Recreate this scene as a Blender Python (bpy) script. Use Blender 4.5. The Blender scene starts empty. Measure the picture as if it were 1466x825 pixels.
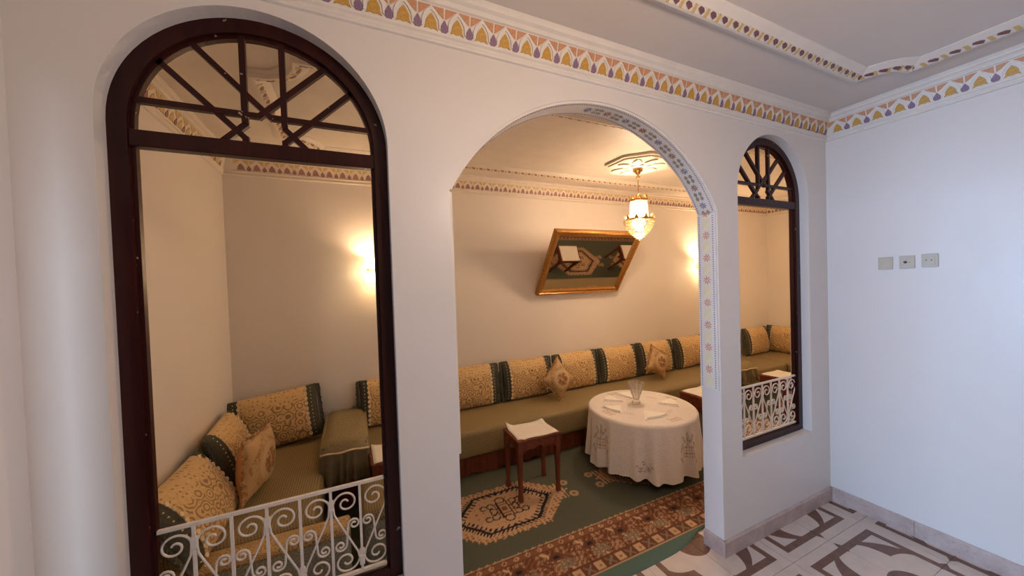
import bpy, bmesh, math, random
import numpy as np
from mathutils import Vector, Matrix
random.seed(4)
S = bpy.context.scene
COL = S.collection
PI = math.pi

# ------------------------------------------------------------------ camera, world, light, exposure
FPX = 499.05
cam_d = bpy.data.cameras.new('camera')
cam_d.sensor_fit = 'HORIZONTAL'; cam_d.sensor_width = 36.0
cam_d.lens = FPX / 1466.0 * 36.0
cam_d.clip_start = 0.02
cam = bpy.data.objects.new('camera', cam_d); COL.objects.link(cam)
right = Vector((0.909, -0.415, -0.033)); down = Vector((-0.038, -0.004, -0.999)); fwd = Vector((0.414, 0.910, -0.019))
yaw, pit, rol = 0.42731, 0.01942, 0.03304
fwd = Vector((math.sin(yaw)*math.cos(pit), math.cos(yaw)*math.cos(pit), -math.sin(pit)))
r0 = Vector((math.cos(yaw), -math.sin(yaw), 0)); d0 = fwd.cross(r0)
right = r0*math.cos(rol) + d0*math.sin(rol); down = d0*math.cos(rol) - r0*math.sin(rol)
mw = Matrix(((right.x, -down.x, -fwd.x, 0), (right.y, -down.y, -fwd.y, 0), (right.z, -down.z, -fwd.z, 1.6), (0, 0, 0, 1)))
cam.matrix_world = mw
S.camera = cam
S.view_settings.view_transform = 'Standard'; S.view_settings.look = 'None'
S.view_settings.gamma = 1.0; S.view_settings.use_curve_mapping = False
S.view_settings.exposure = 0.0

w = bpy.data.worlds.new('world'); S.world = w; w.use_nodes = True
w.node_tree.nodes['Background'].inputs[0].default_value = (0.62, 0.76, 1.0, 1)
w.node_tree.nodes['Background'].inputs[1].default_value = 0.04

def light(name, kind, loc, color, power, size=0.1, rot=None, size_y=None, spread=None):
    l = bpy.data.lights.new(name, kind); l.color = color; l.energy = power
    if kind == 'AREA':
        l.size = size
        if size_y: l.shape = 'RECTANGLE'; l.size_y = size_y
        if spread: l.spread = spread
    else: l.shadow_soft_size = size
    o = bpy.data.objects.new(name, l); COL.objects.link(o); o.location = loc
    if rot is not None: o.rotation_euler = rot
    return o
# daylight from the window of the adjoining space, far beyond the open passage in the left wall
light('daylight', 'AREA', (-4.6, 0.82, 1.25), (0.37, 0.63, 1.0), 350, 1.5, (0, -PI/2, 0), 1.3)
# added light for the daylight patch beside window_1, trimmed by the wall_rear slit
light('rear_patch_light', 'AREA', (-0.45, -5.5, 1.5), (0.66, 0.82, 1.0), 150, 0.06, (PI/2, 0, 0), 0.4)
# front room ceiling lamp, above the viewpoint
light('ceiling_lamp_light', 'POINT', (0.78, 0.10, 2.16), (1.0, 0.72, 0.50), 27, 0.08)
# inner room: chandelier and sconces
CHX, CHY = 2.43, 2.45
light('chandelier_light', 'POINT', (CHX, CHY, 2.235), (1.0, 0.71, 0.47), 37, 0.04)
light('chandelier_light', 'POINT', (CHX, CHY, 2.085), (1.0, 0.71, 0.47), 27, 0.05)
light('far_end_fill', 'POINT', (5.0, 1.62, 1.78), (1.0, 0.70, 0.45), 15, 0.05)  # added fill to brighten the salon's far end, no fitting there
SCONCE = ((0.165, 3.3, 1.735), (4.36, 3.3, 1.72))
for (sx, sy, sz), pw in zip(SCONCE, (10, 24)):
    light('sconce_light', 'POINT', (sx, sy-0.115, sz+0.05), (1.0, 0.70, 0.45), pw, 0.03)

# ------------------------------------------------------------------ helpers
def lin(r, g, b):
    f = lambda c: c/12.92 if c <= 0.04045 else ((c+0.055)/1.055)**2.4
    return (f(r/255), f(g/255), f(b/255), 1)

class MB:
    """collects vertices and faces of one mesh"""
    def __init__(s): s.v = []; s.f = []
    def add(s, vs, fs):
        n = len(s.v); s.v += [tuple(p) for p in vs]; s.f += [tuple(i+n for i in f) for f in fs]; return s
    def box(s, a, b):
        (x0, y0, z0), (x1, y1, z1) = a, b
        return s.add([(x0,y0,z0),(x1,y0,z0),(x1,y1,z0),(x0,y1,z0),(x0,y0,z1),(x1,y0,z1),(x1,y1,z1),(x0,y1,z1)],
                     [(3,2,1,0),(4,5,6,7),(0,1,5,4),(1,2,6,5),(2,3,7,6),(3,0,4,7)])
    def prism(s, poly, t0, t1, m=lambda a, b, t: (a, t, b)):
        """polygon in (a, b) extruded along t; m maps (a, b, t) to 3-D"""
        n = len(poly)
        vs = [m(a, b, t0) for a, b in poly] + [m(a, b, t1) for a, b in poly]
        return s.add(vs, [tuple(range(n)), tuple(range(2*n-1, n-1, -1))] + [(i, i+n, (i+1) % n + n, (i+1) % n) for i in range(n)])
    def tube(s, pts, r, n=6, closed=False, squash=1.0):
        pts = [Vector(p) for p in pts]; k = len(pts)
        rr = r if isinstance(r, (list, tuple)) else [r]*k
        rings = []; prev = None
        for i, p in enumerate(pts):
            a = pts[(i-1) % k] if (closed or i > 0) else p
            b = pts[(i+1) % k] if (closed or i < k-1) else p
            t = (b-a).normalized()
            if prev is None:
                u = t.orthogonal().normalized()
                if abs(t.y) < 0.9: u = (Vector((0, 1, 0)) - t*t.y).normalized()
            else: u = (prev - t*prev.dot(t)).normalized()
            prev = u; v = t.cross(u)
            rings.append([p + u*(rr[i]*squash*math.cos(2*PI*j/n+PI/n)) + v*(rr[i]*math.sin(2*PI*j/n+PI/n)) for j in range(n)])
        vs = [q for ring in rings for q in ring]; fs = []
        for i in range(k if closed else k-1):
            for j in range(n):
                a = i*n+j; b = i*n+(j+1) % n; c = ((i+1) % k)*n+(j+1) % n; d = ((i+1) % k)*n+j
                fs.append((a, b, c, d))
        if not closed: fs += [tuple(range(n-1, -1, -1)), tuple((k-1)*n+j for j in range(n))]
        return s.add(vs, fs)
    def lathe(s, prof, n=24, c=(0, 0, 0), cap=True):
        vs = []; fs = []
        for r, z in prof:
            for j in range(n):
                vs.append((c[0]+r*math.cos(2*PI*j/n), c[1]+r*math.sin(2*PI*j/n), c[2]+z))
        for i in range(len(prof)-1):
            for j in range(n): fs.append((i*n+j, i*n+(j+1) % n, (i+1)*n+(j+1) % n, (i+1)*n+j))
        if cap: fs += [tuple(range(n-1, -1, -1)), tuple((len(prof)-1)*n+j for j in range(n))]
        return s.add(vs, fs)
    def sweep(s, prof, m0, m1):
        """closed profile polygon placed by two maps (start, end)"""
        n = len(prof)
        vs = [m0(*p) for p in prof] + [m1(*p) for p in prof]
        return s.add(vs, [tuple(range(n)), tuple(range(2*n-1, n-1, -1))] + [(i, i+n, (i+1) % n + n, (i+1) % n) for i in range(n)])
    def ribbon(s, inner, outer, y0, y1, m=lambda a, b, t: (a, t, b)):
        """a band between two point lists in (a, b), extruded along t"""
        n = len(inner)
        vs = [m(a, b, y0) for a, b in inner] + [m(a, b, y0) for a, b in outer] + [m(a, b, y1) for a, b in inner] + [m(a, b, y1) for a, b in outer]
        fs = []
        for i in range(n-1):
            a, b, c, d = i, n+i, 2*n+i, 3*n+i
            fs += [(a, a+1, b+1, b), (c, d, d+1, c+1), (a, c, c+1, a+1), (b, b+1, d+1, d)]
        fs += [(0, n, 3*n, 2*n), (n-1, 3*n-1, 4*n-1, 2*n-1)]
        return s.add(vs, fs)
    def mesh(s, name, mat, smooth=False, bevel=0):
        me = bpy.data.meshes.new(name); me.from_pydata(s.v, [], s.f)
        bm = bmesh.new(); bm.from_mesh(me)
        bmesh.ops.recalc_face_normals(bm, faces=bm.faces)
        if bevel: bmesh.ops.bevel(bm, geom=list(bm.edges), offset=bevel, segments=2, affect='EDGES', profile=0.5, clamp_overlap=True)
        bm.to_mesh(me); bm.free()
        me.materials.append(mat)
        if smooth: me.polygons.foreach_set('use_smooth', [True]*len(me.polygons))
        return me

def place(name, me, parent=None, loc=(0, 0, 0), rot=None, scale=None, kind=None, label=None, cat=None, group=None):
    o = bpy.data.objects.new(name, me); COL.objects.link(o); o.location = loc
    if rot is not None: o.rotation_euler = rot
    if scale is not None: o.scale = scale
    if parent: o.parent = parent
    if kind: o['kind'] = kind
    if label: o['label'] = label
    if cat: o['category'] = cat
    if group: o['group'] = group
    return o
def ob(name, mb, mat, parent=None, smooth=False, bevel=0, **k):
    return place(name, mb.mesh(name, mat, smooth, bevel), parent, **k)
def thing(name, label, cat, loc=(0, 0, 0), rz=0, group=None):
    return place(name, None, None, loc, (0, 0, rz), None, None, label, cat, group)
def grid_mesh(name, P, mat, uv=None, col=None, closed_u=False, smooth=True):
    """P: (nu, nv, 3) array of points -> quad mesh; optional uv (nu, nv, 2) and colour (nu, nv, 3)"""
    nu, nv = P.shape[:2]
    idx = np.arange(nu*nv).reshape(nu, nv)
    if closed_u: a = idx; b = np.roll(idx, -1, 0)
    else: a = idx[:-1]; b = idx[1:]
    F = np.stack([a[:, :-1], b[:, :-1], b[:, 1:], a[:, 1:]], -1).reshape(-1, 4)
    me = bpy.data.meshes.new(name)
    me.vertices.add(nu*nv); me.vertices.foreach_set('co', P.reshape(-1).astype(np.float32))
    me.loops.add(F.size); me.loops.foreach_set('vertex_index', F.reshape(-1).astype(np.int32))
    me.polygons.add(len(F)); me.polygons.foreach_set('loop_start', np.arange(0, F.size, 4).astype(np.int32))
    me.update(calc_edges=True); me.validate()
    if uv is not None:
        l = me.uv_layers.new(name='UVMap'); l.data.foreach_set('uv', uv.reshape(-1, 2)[F.reshape(-1)].reshape(-1).astype(np.float32))
    if col is not None:
        c = me.color_attributes.new('pattern', 'FLOAT_COLOR', 'POINT')
        c.data.foreach_set('color', np.concatenate([col.reshape(-1, 3), np.ones((nu*nv, 1))], 1).reshape(-1).astype(np.float32))
    me.materials.append(mat)
    if smooth: me.polygons.foreach_set('use_smooth', [True]*len(me.polygons))
    return me

# ------------------------------------------------------------------ materials
class NT:
    def __init__(s, name):
        s.m = bpy.data.materials.new(name); s.m.use_nodes = True; s.t = s.m.node_tree
        s.b = s.t.nodes['Principled BSDF']
    def n(s, typ, **k):
        nd = s.t.nodes.new(typ)
        for a, b in k.items(): setattr(nd, a, b)
        return nd
    def link(s, a, b): s.t.links.new(a, b)
    def val(s, sock, x):
        if isinstance(x, X): s.link(x.s, sock)
        elif isinstance(x, (int, float)): sock.default_value = x
        elif hasattr(x, 'is_output'): s.link(x, sock)
        else: sock.default_value = x
    def mix(s, f, a, b):
        nd = s.n('ShaderNodeMix', data_type='RGBA')
        s.val(nd.inputs[0], f); s.val(nd.inputs[6], a); s.val(nd.inputs[7], b)
        return nd.outputs[2]
    def noise(s, scale, detail=3, rough=0.5, vec=None):
        nd = s.n('ShaderNodeTexNoise'); nd.inputs['Scale'].default_value = scale; nd.inputs['Detail'].default_value = detail; nd.inputs['Roughness'].default_value = rough
        if vec is not None: s.link(vec, nd.inputs['Vector'])
        return X(s, nd.outputs[0])
    def bump(s, h, strength=0.3, dist=0.01):
        nd = s.n('ShaderNodeBump'); nd.inputs['Strength'].default_value = strength; nd.inputs['Distance'].default_value = dist
        s.val(nd.inputs['Height'], h); s.link(nd.outputs[0], s.b.inputs['Normal'])
    def set(s, color=None, rough=None, metal=None, spec=None):
        if color is not None: s.val(s.b.inputs['Base Color'], color)
        if rough is not None: s.val(s.b.inputs['Roughness'], rough)
        if metal is not None: s.b.inputs['Metallic'].default_value = metal
        if spec is not None: s.b.inputs['Specular IOR Level'].default_value = spec
        return s
    def pos(s): return s.n('ShaderNodeNewGeometry').outputs['Position']
    def objc(s): return s.n('ShaderNodeTexCoord').outputs['Object']
    def uv(s): return s.n('ShaderNodeTexCoord').outputs['UV']
    def sep(s, v):
        nd = s.n('ShaderNodeSeparateXYZ'); s.link(v, nd.inputs[0]); return [X(s, o) for o in nd.outputs]
class X:
    """a number in a node tree"""
    def __init__(s, nt, sock): s.nt = nt; s.s = sock
    def op(s, o, *a):
        nd = s.nt.n('ShaderNodeMath', operation=o)
        for i, x in enumerate((s,)+a): s.nt.val(nd.inputs[i], x)
        return X(s.nt, nd.outputs[0])
    def __add__(s, o): return s.op('ADD', o)
    def __sub__(s, o): return s.op('SUBTRACT', o)
    def __mul__(s, o): return s.op('MULTIPLY', o)
    def __truediv__(s, o): return s.op('DIVIDE', o)
    def __lt__(s, o): return s.op('LESS_THAN', o)
    def __gt__(s, o): return s.op('GREATER_THAN', o)
    def abs(s): return s.op('ABSOLUTE')
    def max(s, o): return s.op('MAXIMUM', o)
    def min(s, o): return s.op('MINIMUM', o)
    def fract(s): return s.op('FRACT')
    def pp(s, o): return s.op('PINGPONG', o)
    def ramp(s, a, b):
        nd = s.nt.n('ShaderNodeMapRange'); s.nt.val(nd.inputs[0], s); nd.inputs[1].default_value = a; nd.inputs[2].default_value = b
        return X(s.nt, nd.outputs[0])

def plain(name, c, rough=0.5, metal=0.0, var=0.10, scale=20, bump=0.0, bscale=60, spec=0.5):
    t = NT(name)
    n = t.noise(scale, 4, 0.6, t.objc())
    d = (c[0]*(1-var), c[1]*(1-var), c[2]*(1-var), 1); e = (min(1, c[0]*(1+var)), min(1, c[1]*(1+var)), min(1, c[2]*(1+var)), 1)
    t.set(t.mix(n.ramp(0.3, 0.7), d, e), rough, metal, spec)
    if bump: t.bump(t.noise(bscale, 3, 0.6, t.objc()), bump, 0.004)
    return t.m

def wall_mat(name, c, rough):
    t = NT(name); p = t.pos()
    n = t.noise(1.7, 3, 0.5, p).ramp(0.3, 0.7)
    t.set(t.mix(n, (c[0]*0.965, c[1]*0.96, c[2]*0.955, 1), c), rough, 0, 0.4)
    t.bump(t.noise(5.5, 4, 0.55, p)*1.0 + t.noise(60, 2, 0.5, p)*0.06, 0.12, 0.02)
    return t.m
M = {}
M['wall'] = wall_mat('white_gloss_paint', (0.80, 0.765, 0.745, 1), 0.34)
M['wall_inner'] = wall_mat('cream_paint', (0.83, 0.755, 0.665, 1), 0.45)
M['ceiling'] = wall_mat('ceiling_paint', (0.74, 0.70, 0.675, 1), 0.5)
M['plaster'] = plain('white_plaster', (0.82, 0.78, 0.74, 1), 0.5, var=0.04, scale=9)
M['plaster_in'] = plain('cream_plaster', (0.80, 0.71, 0.60, 1), 0.5, var=0.04, scale=9)

def timber(name, c1, c2, rough, chips=True):
    t = NT(name); p = t.objc()
    mp = t.n('ShaderNodeMapping'); mp.inputs['Scale'].default_value = (30, 30, 2.5); t.link(p, mp.inputs[0])
    g = t.noise(1.0, 4, 0.6, mp.outputs[0]).ramp(0.3, 0.72)
    c = t.mix(g, c1, c2)
    if chips:
        ch = t.noise(38, 2, 0.5, p) > 0.735
        c = t.mix(ch*0.8, c, (0.5, 0.42, 0.38, 1))
    t.set(c, rough, 0, 0.25); t.bump(t.noise(14, 3, 0.6, p), 0.10, 0.01)
    return t.m
M['dark_timber'] = timber('dark_glossy_timber', (0.021, 0.0044, 0.0036, 1), (0.048, 0.0098, 0.0076, 1), 0.30)
M['red_timber'] = timber('red_brown_carved_timber', (0.11, 0.027, 0.012, 1), (0.22, 0.058, 0.026, 1), 0.35, False)
M['iron'] = plain('white_painted_iron', (0.80, 0.74, 0.68, 1), 0.4, var=0.08, scale=40)
M['gold_paint'] = plain('gold_ochre_paint', lin(202, 156, 72), 0.5, var=0.22, scale=150)
M['lilac_paint'] = plain('lilac_paint', lin(140, 112, 140), 0.5, var=0.3, scale=220)
M['orange_paint'] = plain('orange_paint', lin(208, 152, 114), 0.5, var=0.12, scale=120)
M['plum_pale'] = plain('faded_plum_paint', lin(160, 118, 108), 0.5, var=0.2, scale=150)
M['plum_paint'] = plain('plum_brown_paint', lin(122, 84, 88), 0.5, var=0.2, scale=150)
M['ochre_pale'] = plain('pale_ochre_paint', lin(214, 184, 122), 0.5, var=0.15, scale=90)
M['blue_paint'] = plain('slate_blue_paint', lin(136, 136, 168), 0.5, var=0.15)
M['olive_paint'] = plain('olive_grey_paint', lin(158, 154, 142), 0.5, var=0.15)
M['flower_paint'] = plain('orange_flower_paint', lin(220, 162, 128), 0.5, var=0.1)
M['lemon_paint'] = plain('pale_lemon_paint', lin(234, 227, 196), 0.5, var=0.06)
M['brass'] = plain('polished_brass', (0.62, 0.40, 0.15, 1), 0.25, 1.0, var=0.15)
M['gilt'] = plain('gilt_wood', (0.42, 0.20, 0.05, 1), 0.32, 0.75, var=0.3, scale=70, bump=0.4, bscale=90)
M['beige_plastic'] = plain('beige_plastic', lin(196, 186, 170), 0.4, var=0.04)
M['dark_hole'] = plain('dark_socket', (0.05, 0.045, 0.04, 1), 0.5)
M['paper'] = plain('white_paper', (0.84, 0.78, 0.70, 1), 0.7, var=0.03)
M['linen'] = plain('white_linen', (0.92, 0.87, 0.81, 1), 0.8, var=0.04, scale=60)
M['rubber'] = plain('black_castor', (0.02, 0.018, 0.017, 1), 0.4)
M['green_fabric'] = plain('dark_green_fabric', (0.060, 0.056, 0.034, 1), 0.8, var=0.5, scale=120, bump=0.4, bscale=200)
M['bead'] = plain('pale_bead_embroidery', (0.70, 0.55, 0.32, 1), 0.6, var=0.2)
M['peach'] = plain('peach_satin', (0.58, 0.27, 0.12, 1), 0.4, var=0.08)
M['skirt'] = plain('olive_satin', (0.15, 0.115, 0.055, 1), 0.5, var=0.2)

def marble():
    t = NT('mottled_pink_marble'); p = t.pos()
    a = t.noise(9, 6, 0.7, p).ramp(0.35, 0.68)
    c = t.mix(a, (0.45, 0.34, 0.31, 1), (0.61, 0.495, 0.46, 1))
    c = t.mix((t.noise(60, 3, 0.6, p) > 0.62)*0.35, c, (0.36, 0.24, 0.21, 1))
    t.set(c, 0.3); return t.m
M['marble'] = marble()

def tile_mat():
    t = NT('printed_floor_tile'); px, py, _ = t.sep(t.pos())
    P = 0.73
    u = ((px - (2.992-0.118))/P).fract()*P - P/2
    v = ((py - (1.291-0.195))/P).fract()*P - P/2
    au, av = u.abs(), v.abs(); mx = au.max(av)
    r = (u*u + v*v).op('SQRT')
    th = v.op('ARCTAN2', u)
    rb = (th*4.0).op('COSINE')*0.0265 + (th*4.0).op('SINE').abs()*0.045 + 0.2435
    strip = (mx < 0.313)*(mx > 0.276)
    leaf = (r > rb)*(r < 0.314)*(mx < 0.29)
    spike = (au.min(av)*1.0 < (mx*-1.0 + 0.345)*0.6)*(mx > 0.30)*(mx < 0.345)
    core = r < 0.112
    f = strip.max(leaf).max(core).max(spike)
    n = t.noise(25, 5, 0.65, t.pos()).ramp(0.3, 0.7)
    brown = t.mix(n, (0.135, 0.070, 0.052, 1), (0.21, 0.115, 0.085, 1))
    cream = t.mix(t.noise(12, 5, 0.6, t.pos()).ramp(0.3, 0.7), (0.60, 0.52, 0.47, 1), (0.68, 0.60, 0.55, 1))
    t.set(t.mix(f, cream, brown), 0.32, 0, 0.45)
    return t.m
M['tile'] = tile_mat()
M['grout'] = plain('grout', (0.50, 0.42, 0.36, 1), 0.8)

def brocade():
    """gold cover with brown scrolling flowers"""
    t = NT('gold_brocade'); uv = t.uv()
    w = t.n('ShaderNodeTexVoronoi'); w.inputs['Scale'].default_value = 17; t.link(uv, w.inputs['Vector']); w.inputs['Randomness'].default_value = 0.55
    d = X(t, w.outputs['Distance'])
    f1 = ((d*3.6 + t.noise(26, 3, 0.6, uv)*1.1).fract() > 0.60)
    w2 = t.n('ShaderNodeTexVoronoi'); w2.inputs['Scale'].default_value = 38; t.link(uv, w2.inputs['Vector']); w2.inputs['Randomness'].default_value = 0.35
    dots = X(t, w2.outputs['Distance']) < 0.23
    _, vy, _ = t.sep(uv)
    up = (vy + t.noise(9, 2, 0.5, uv)*0.16) > 0.355
    f = up*dots + (up*-1.0 + 1.0)*f1
    n = t.noise(60, 3, 0.6, uv).ramp(0.3, 0.7)
    gold = t.mix(n, (0.60, 0.385, 0.155, 1), (0.74, 0.50, 0.23, 1))
    t.set(t.mix(f*0.8, gold, (0.24, 0.125, 0.045, 1)), 0.55, 0, 0.4)
    t.b.inputs['Sheen Weight'].default_value = 0.15
    t.bump(f*-1.0, 0.25, 0.003)
    return t.m
M['brocade'] = brocade()

def sofa_fabric():
    t = NT('olive_trellis_fabric'); x, y, z = t.sep(t.pos())
    a = x + z*0.35; b = y + z*0.9
    k = 2*PI/0.027
    s1 = ((a+b)*k).op('SINE'); s2 = ((a-b)*k).op('SINE')
    f = (s1*s2).ramp(-0.15, 0.55)
    n = t.noise(60, 3, 0.6, t.pos()).ramp(0.3, 0.7)
    c = t.mix(f, (0.20, 0.145, 0.062, 1), (0.44, 0.32, 0.155, 1))
    c = t.mix(n*0.5, c, (0.23, 0.18, 0.085, 1))
    t.set(c, 0.62, 0, 0.35); t.bump(f, 0.15, 0.002)
    return t.m
M['sofa'] = sofa_fabric()

def floral(name, base, figure, scale, rough=0.6):
    t = NT(name); uv = t.objc()
    w = t.n('ShaderNodeTexVoronoi'); w.inputs['Scale'].default_value = scale; t.link(uv, w.inputs['Vector']); w.inputs['Randomness'].default_value = 0.5
    d = X(t, w.outputs['Distance']); f = ((d*5.0).fract() > 0.62)
    n = t.noise(40, 3, 0.6, uv).ramp(0.3, 0.7)
    t.set(t.mix(f*0.75, t.mix(n, base, tuple(c*1.2 for c in base[:3])+(1,)), figure), rough, 0, 0.4)
    return t.m
M['green_damask'] = floral('grey_green_damask', (0.21, 0.22, 0.17, 1), (0.36, 0.35, 0.28, 1), 15, 0.4)
M['gold_strip'] = floral('gold_patterned_strip', (0.55, 0.37, 0.17, 1), (0.28, 0.15, 0.05, 1), 25)
M['armrest'] = floral('olive_diamond_cloth', (0.20, 0.155, 0.07, 1), (0.40, 0.31, 0.155, 1), 34)

def throw_mat():
    """cream throw pillow cover with a round flower spray in the middle"""
    t = NT('embroidered_cream_satin'); x, y, z = t.sep(t.objc())
    r = (x*x + z*z).op('SQRT')
    n = t.noise(38, 3, 0.7, t.objc())
    spray = (r < 0.062)*(n > 0.47)
    ring = (r > 0.10)*(r < 0.125)*(n > 0.5)
    corner = (x.abs() + z.abs() > 0.185)*(n > 0.5)
    f = spray.max(ring*0.6).max(corner*0.7)
    base = t.mix((r < 0.09)*0.7, (0.50, 0.31, 0.13, 1), (0.60, 0.42, 0.22, 1))
    t.set(t.mix(f, base, (0.27, 0.115, 0.035, 1)), 0.42, 0, 0.5)
    return t.m
M['throw'] = throw_mat()

def attr_mat(name, rough, nscale=300, bump=0.3):
    t = NT(name); a = t.n('ShaderNodeAttribute'); a.attribute_name = 'pattern'
    n = t.noise(nscale, 2, 0.6, t.pos()).ramp(0.2, 0.8)
    hs = t.n('ShaderNodeHueSaturation'); t.link(a.outputs['Color'], hs.inputs['Color']); t.val(hs.inputs['Value'], n*0.5 + 0.75)
    t.set(hs.outputs[0], rough, 0, 0.2); t.bump(n, bump, 0.003)
    return t.m
M['rug'] = attr_mat('woven_wool_rug', 0.9)
M['cloth'] = attr_mat('embroidered_white_cloth', 0.8, 200, 0.1)

def mirror_mat():
    t = NT('mirror_glass'); t.set((0.72, 0.70, 0.66, 1), 0.02, 1.0); return t.m
M['mirror'] = mirror_mat()
def glow(name, c, s):
    t = NT(name); t.set((0.9, 0.8, 0.6, 1), 0.4); t.b.inputs['Emission Color'].default_value = c; t.b.inputs['Emission Strength'].default_value = s; return t.m
M['bulb'] = glow('lit_bulb', (1.0, 0.76, 0.46, 1), 9)
M['shade'] = glow('lit_glass_cup', (1.0, 0.72, 0.40, 1), 9)
def crystal(name, tcol, gmix, pmix):
    t = NT(name); nt = t.t
    tr = t.n('ShaderNodeBsdfTranslucent'); tr.inputs[0].default_value = tcol
    gl = t.n('ShaderNodeBsdfGlossy'); gl.inputs['Roughness'].default_value = 0.08; gl.inputs[0].default_value = (1, 0.97, 0.9, 1)
    tp = t.n('ShaderNodeBsdfTransparent'); tp.inputs[0].default_value = (0.97, 0.92, 0.84, 1)
    m1 = t.n('ShaderNodeMixShader'); m1.inputs[0].default_value = gmix; t.link(tr.outputs[0], m1.inputs[1]); t.link(gl.outputs[0], m1.inputs[2])
    m2 = t.n('ShaderNodeMixShader'); m2.inputs[0].default_value = pmix; t.link(m1.outputs[0], m2.inputs[1]); t.link(tp.outputs[0], m2.inputs[2])
    t.link(m2.outputs[0], nt.nodes['Material Output'].inputs[0]); nt.nodes.remove(t.b)
    return t.m
M['crystal'] = crystal('cut_crystal_bead', (1, 0.93, 0.80, 1), 0.3, 0.14)
M['crystal_amber'] = crystal('warm_crystal_bead', (0.62, 0.50, 0.30, 1), 0.55, 0.10)
def vase_glass():
    t = NT('cut_glass'); t.set((0.95, 0.92, 0.88, 1), 0.12, 0, 0.6)
    t.b.inputs['Transmission Weight'].default_value = 0.85; t.b.inputs['IOR'].default_value = 1.3; return t.m
M['vase'] = vase_glass()

# ------------------------------------------------------------------ the setting
Y0, XR, XL = 1.2915, 2.992, -0.755       # partition front face, right wall, left wall of the front room
YP = Y0 + 0.115                          # partition back face
YB, XIL, XIR = 3.33, -0.875, 5.93        # inner room: back wall, left wall, right wall
ZC = 2.65
YR = -2.6
WIN = (-0.238, 2.402)                    # window centres
WR, WZ0, WZS = 0.3665, 0.525, 2.083      # opening half width, sill, spring line
AX, AR, ACZ, AZS, AHW = 1.10, 0.858, 1.552, 1.96, 0.756

def arc(cx, cz, r, a0, a1, n): return [(cx + r*math.cos(a0+(a1-a0)*i/n), cz + r*math.sin(a0+(a1-a0)*i/n)) for i in range(n+1)]
def flat_with_holes(name, outer, holes, y0, y1, mat):
    cu = bpy.data.curves.new(name, 'CURVE'); cu.dimensions = '2D'; cu.fill_mode = 'BOTH'; cu.extrude = (y1-y0)/2
    for poly in [outer]+holes:
        sp = cu.splines.new('POLY'); sp.points.add(len(poly)-1); sp.use_cyclic_u = True
        for p, (a, b) in zip(sp.points, poly): p.co = (a, b, 0, 1)
    tmp = bpy.data.objects.new(name, cu); COL.objects.link(tmp)
    dg = bpy.context.evaluated_depsgraph_get()
    me = bpy.data.meshes.new_from_object(tmp.evaluated_get(dg))
    bpy.data.objects.remove(tmp); bpy.data.curves.remove(cu)
    me.transform(Matrix.Translation((0, (y0+y1)/2, 0)) @ Matrix.Rotation(PI/2, 4, 'X'))
    me.materials.clear(); me.materials.append(mat)
    for p in me.polygons: p.use_smooth = False
    return me
a_half = math.asin(AHW/AR)
arch_top = arc(AX, ACZ, AR, PI/2+a_half, PI/2-a_half, 40)
outer = [(XIL-0.1, 0), (AX-AHW, 0), (AX-AHW, AZS-0.02)] + arch_top + [(AX+AHW, AZS-0.02), (AX+AHW, 0), (XIR+0.1, 0), (XIR+0.1, ZC), (XIL-0.1, ZC)]
holes = []
for cx in WIN:
    holes.append([(cx-WR, WZ0), (cx+WR, WZ0)] + arc(cx, WZS, WR, 0, PI, 36))
place('wall_partition', flat_with_holes('wall_partition', outer, holes, Y0, YP, M['wall']), kind='structure', label='white partition wall with a wide arch and two arched openings')
wl = MB().box((XL-0.12, 1.12, 0), (XL, Y0+0.01, ZC)).box((XL-0.12, YR, 0), (XL, -0.98, ZC)).box((XL-0.12, -0.98, 1.98), (XL, 1.12, ZC))
ob('wall_left', wl, M['wall'], kind='structure', label='white side wall with the open doorway to daylight')
ob('wall_right', MB().box((XR, YR, 0), (XR+0.12, Y0+0.002, ZC)), M['wall'], kind='structure', label='white side wall carrying three wall plates')
ob('wall_rear', MB().box((XL-0.12, YR-0.12, 0), (-0.563, YR, ZC)).box((-0.525, YR-0.12, 0), (XR+0.12, YR, ZC)).box((-0.563, YR-0.12, 1.69), (-0.525, YR, ZC)), M['wall'], kind='structure', label='white wall behind the viewpoint')  # slit shaped to bound the added rear light's patch on the partition
ob('wall_back', MB().box((XIL-0.1, YB, 0), (XIR+0.1, YB+0.12, ZC)), M['wall_inner'], kind='structure', label='cream back wall of the inner salon')
ob('wall_inner_left', MB().box((XIL-0.12, YP-0.01, 0), (XIL, YB+0.01, ZC)), M['wall_inner'], kind='structure', label='cream end wall of the salon behind the near window')
ob('wall_inner_right', MB().box((XIR, YP-0.01, 0), (XIR+0.12, YB+0.01, ZC)), M['wall_inner'], kind='structure', label='cream far end wall of the salon')
# cream paint on the salon side of the partition (a thin coat of its own)
place('wall_partition_inside', flat_with_holes('wall_partition_inside', outer, holes, YP, YP+0.004, M['wall_inner']), kind='structure', label='cream salon side of the partition wall')
ob('ceiling', MB().box((XL-0.12, YR-0.12, ZC), (XR+0.12, Y0+0.05, ZC+0.1)), M['ceiling'], kind='structure', label='white ceiling of the front room')
ob('ceiling', MB().box((XIL-0.12, Y0+0.05, ZC), (XIR+0.12, YB+0.12, ZC+0.1)), M['plaster_in'], kind='structure', label='cream ceiling of the inner salon')

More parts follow.
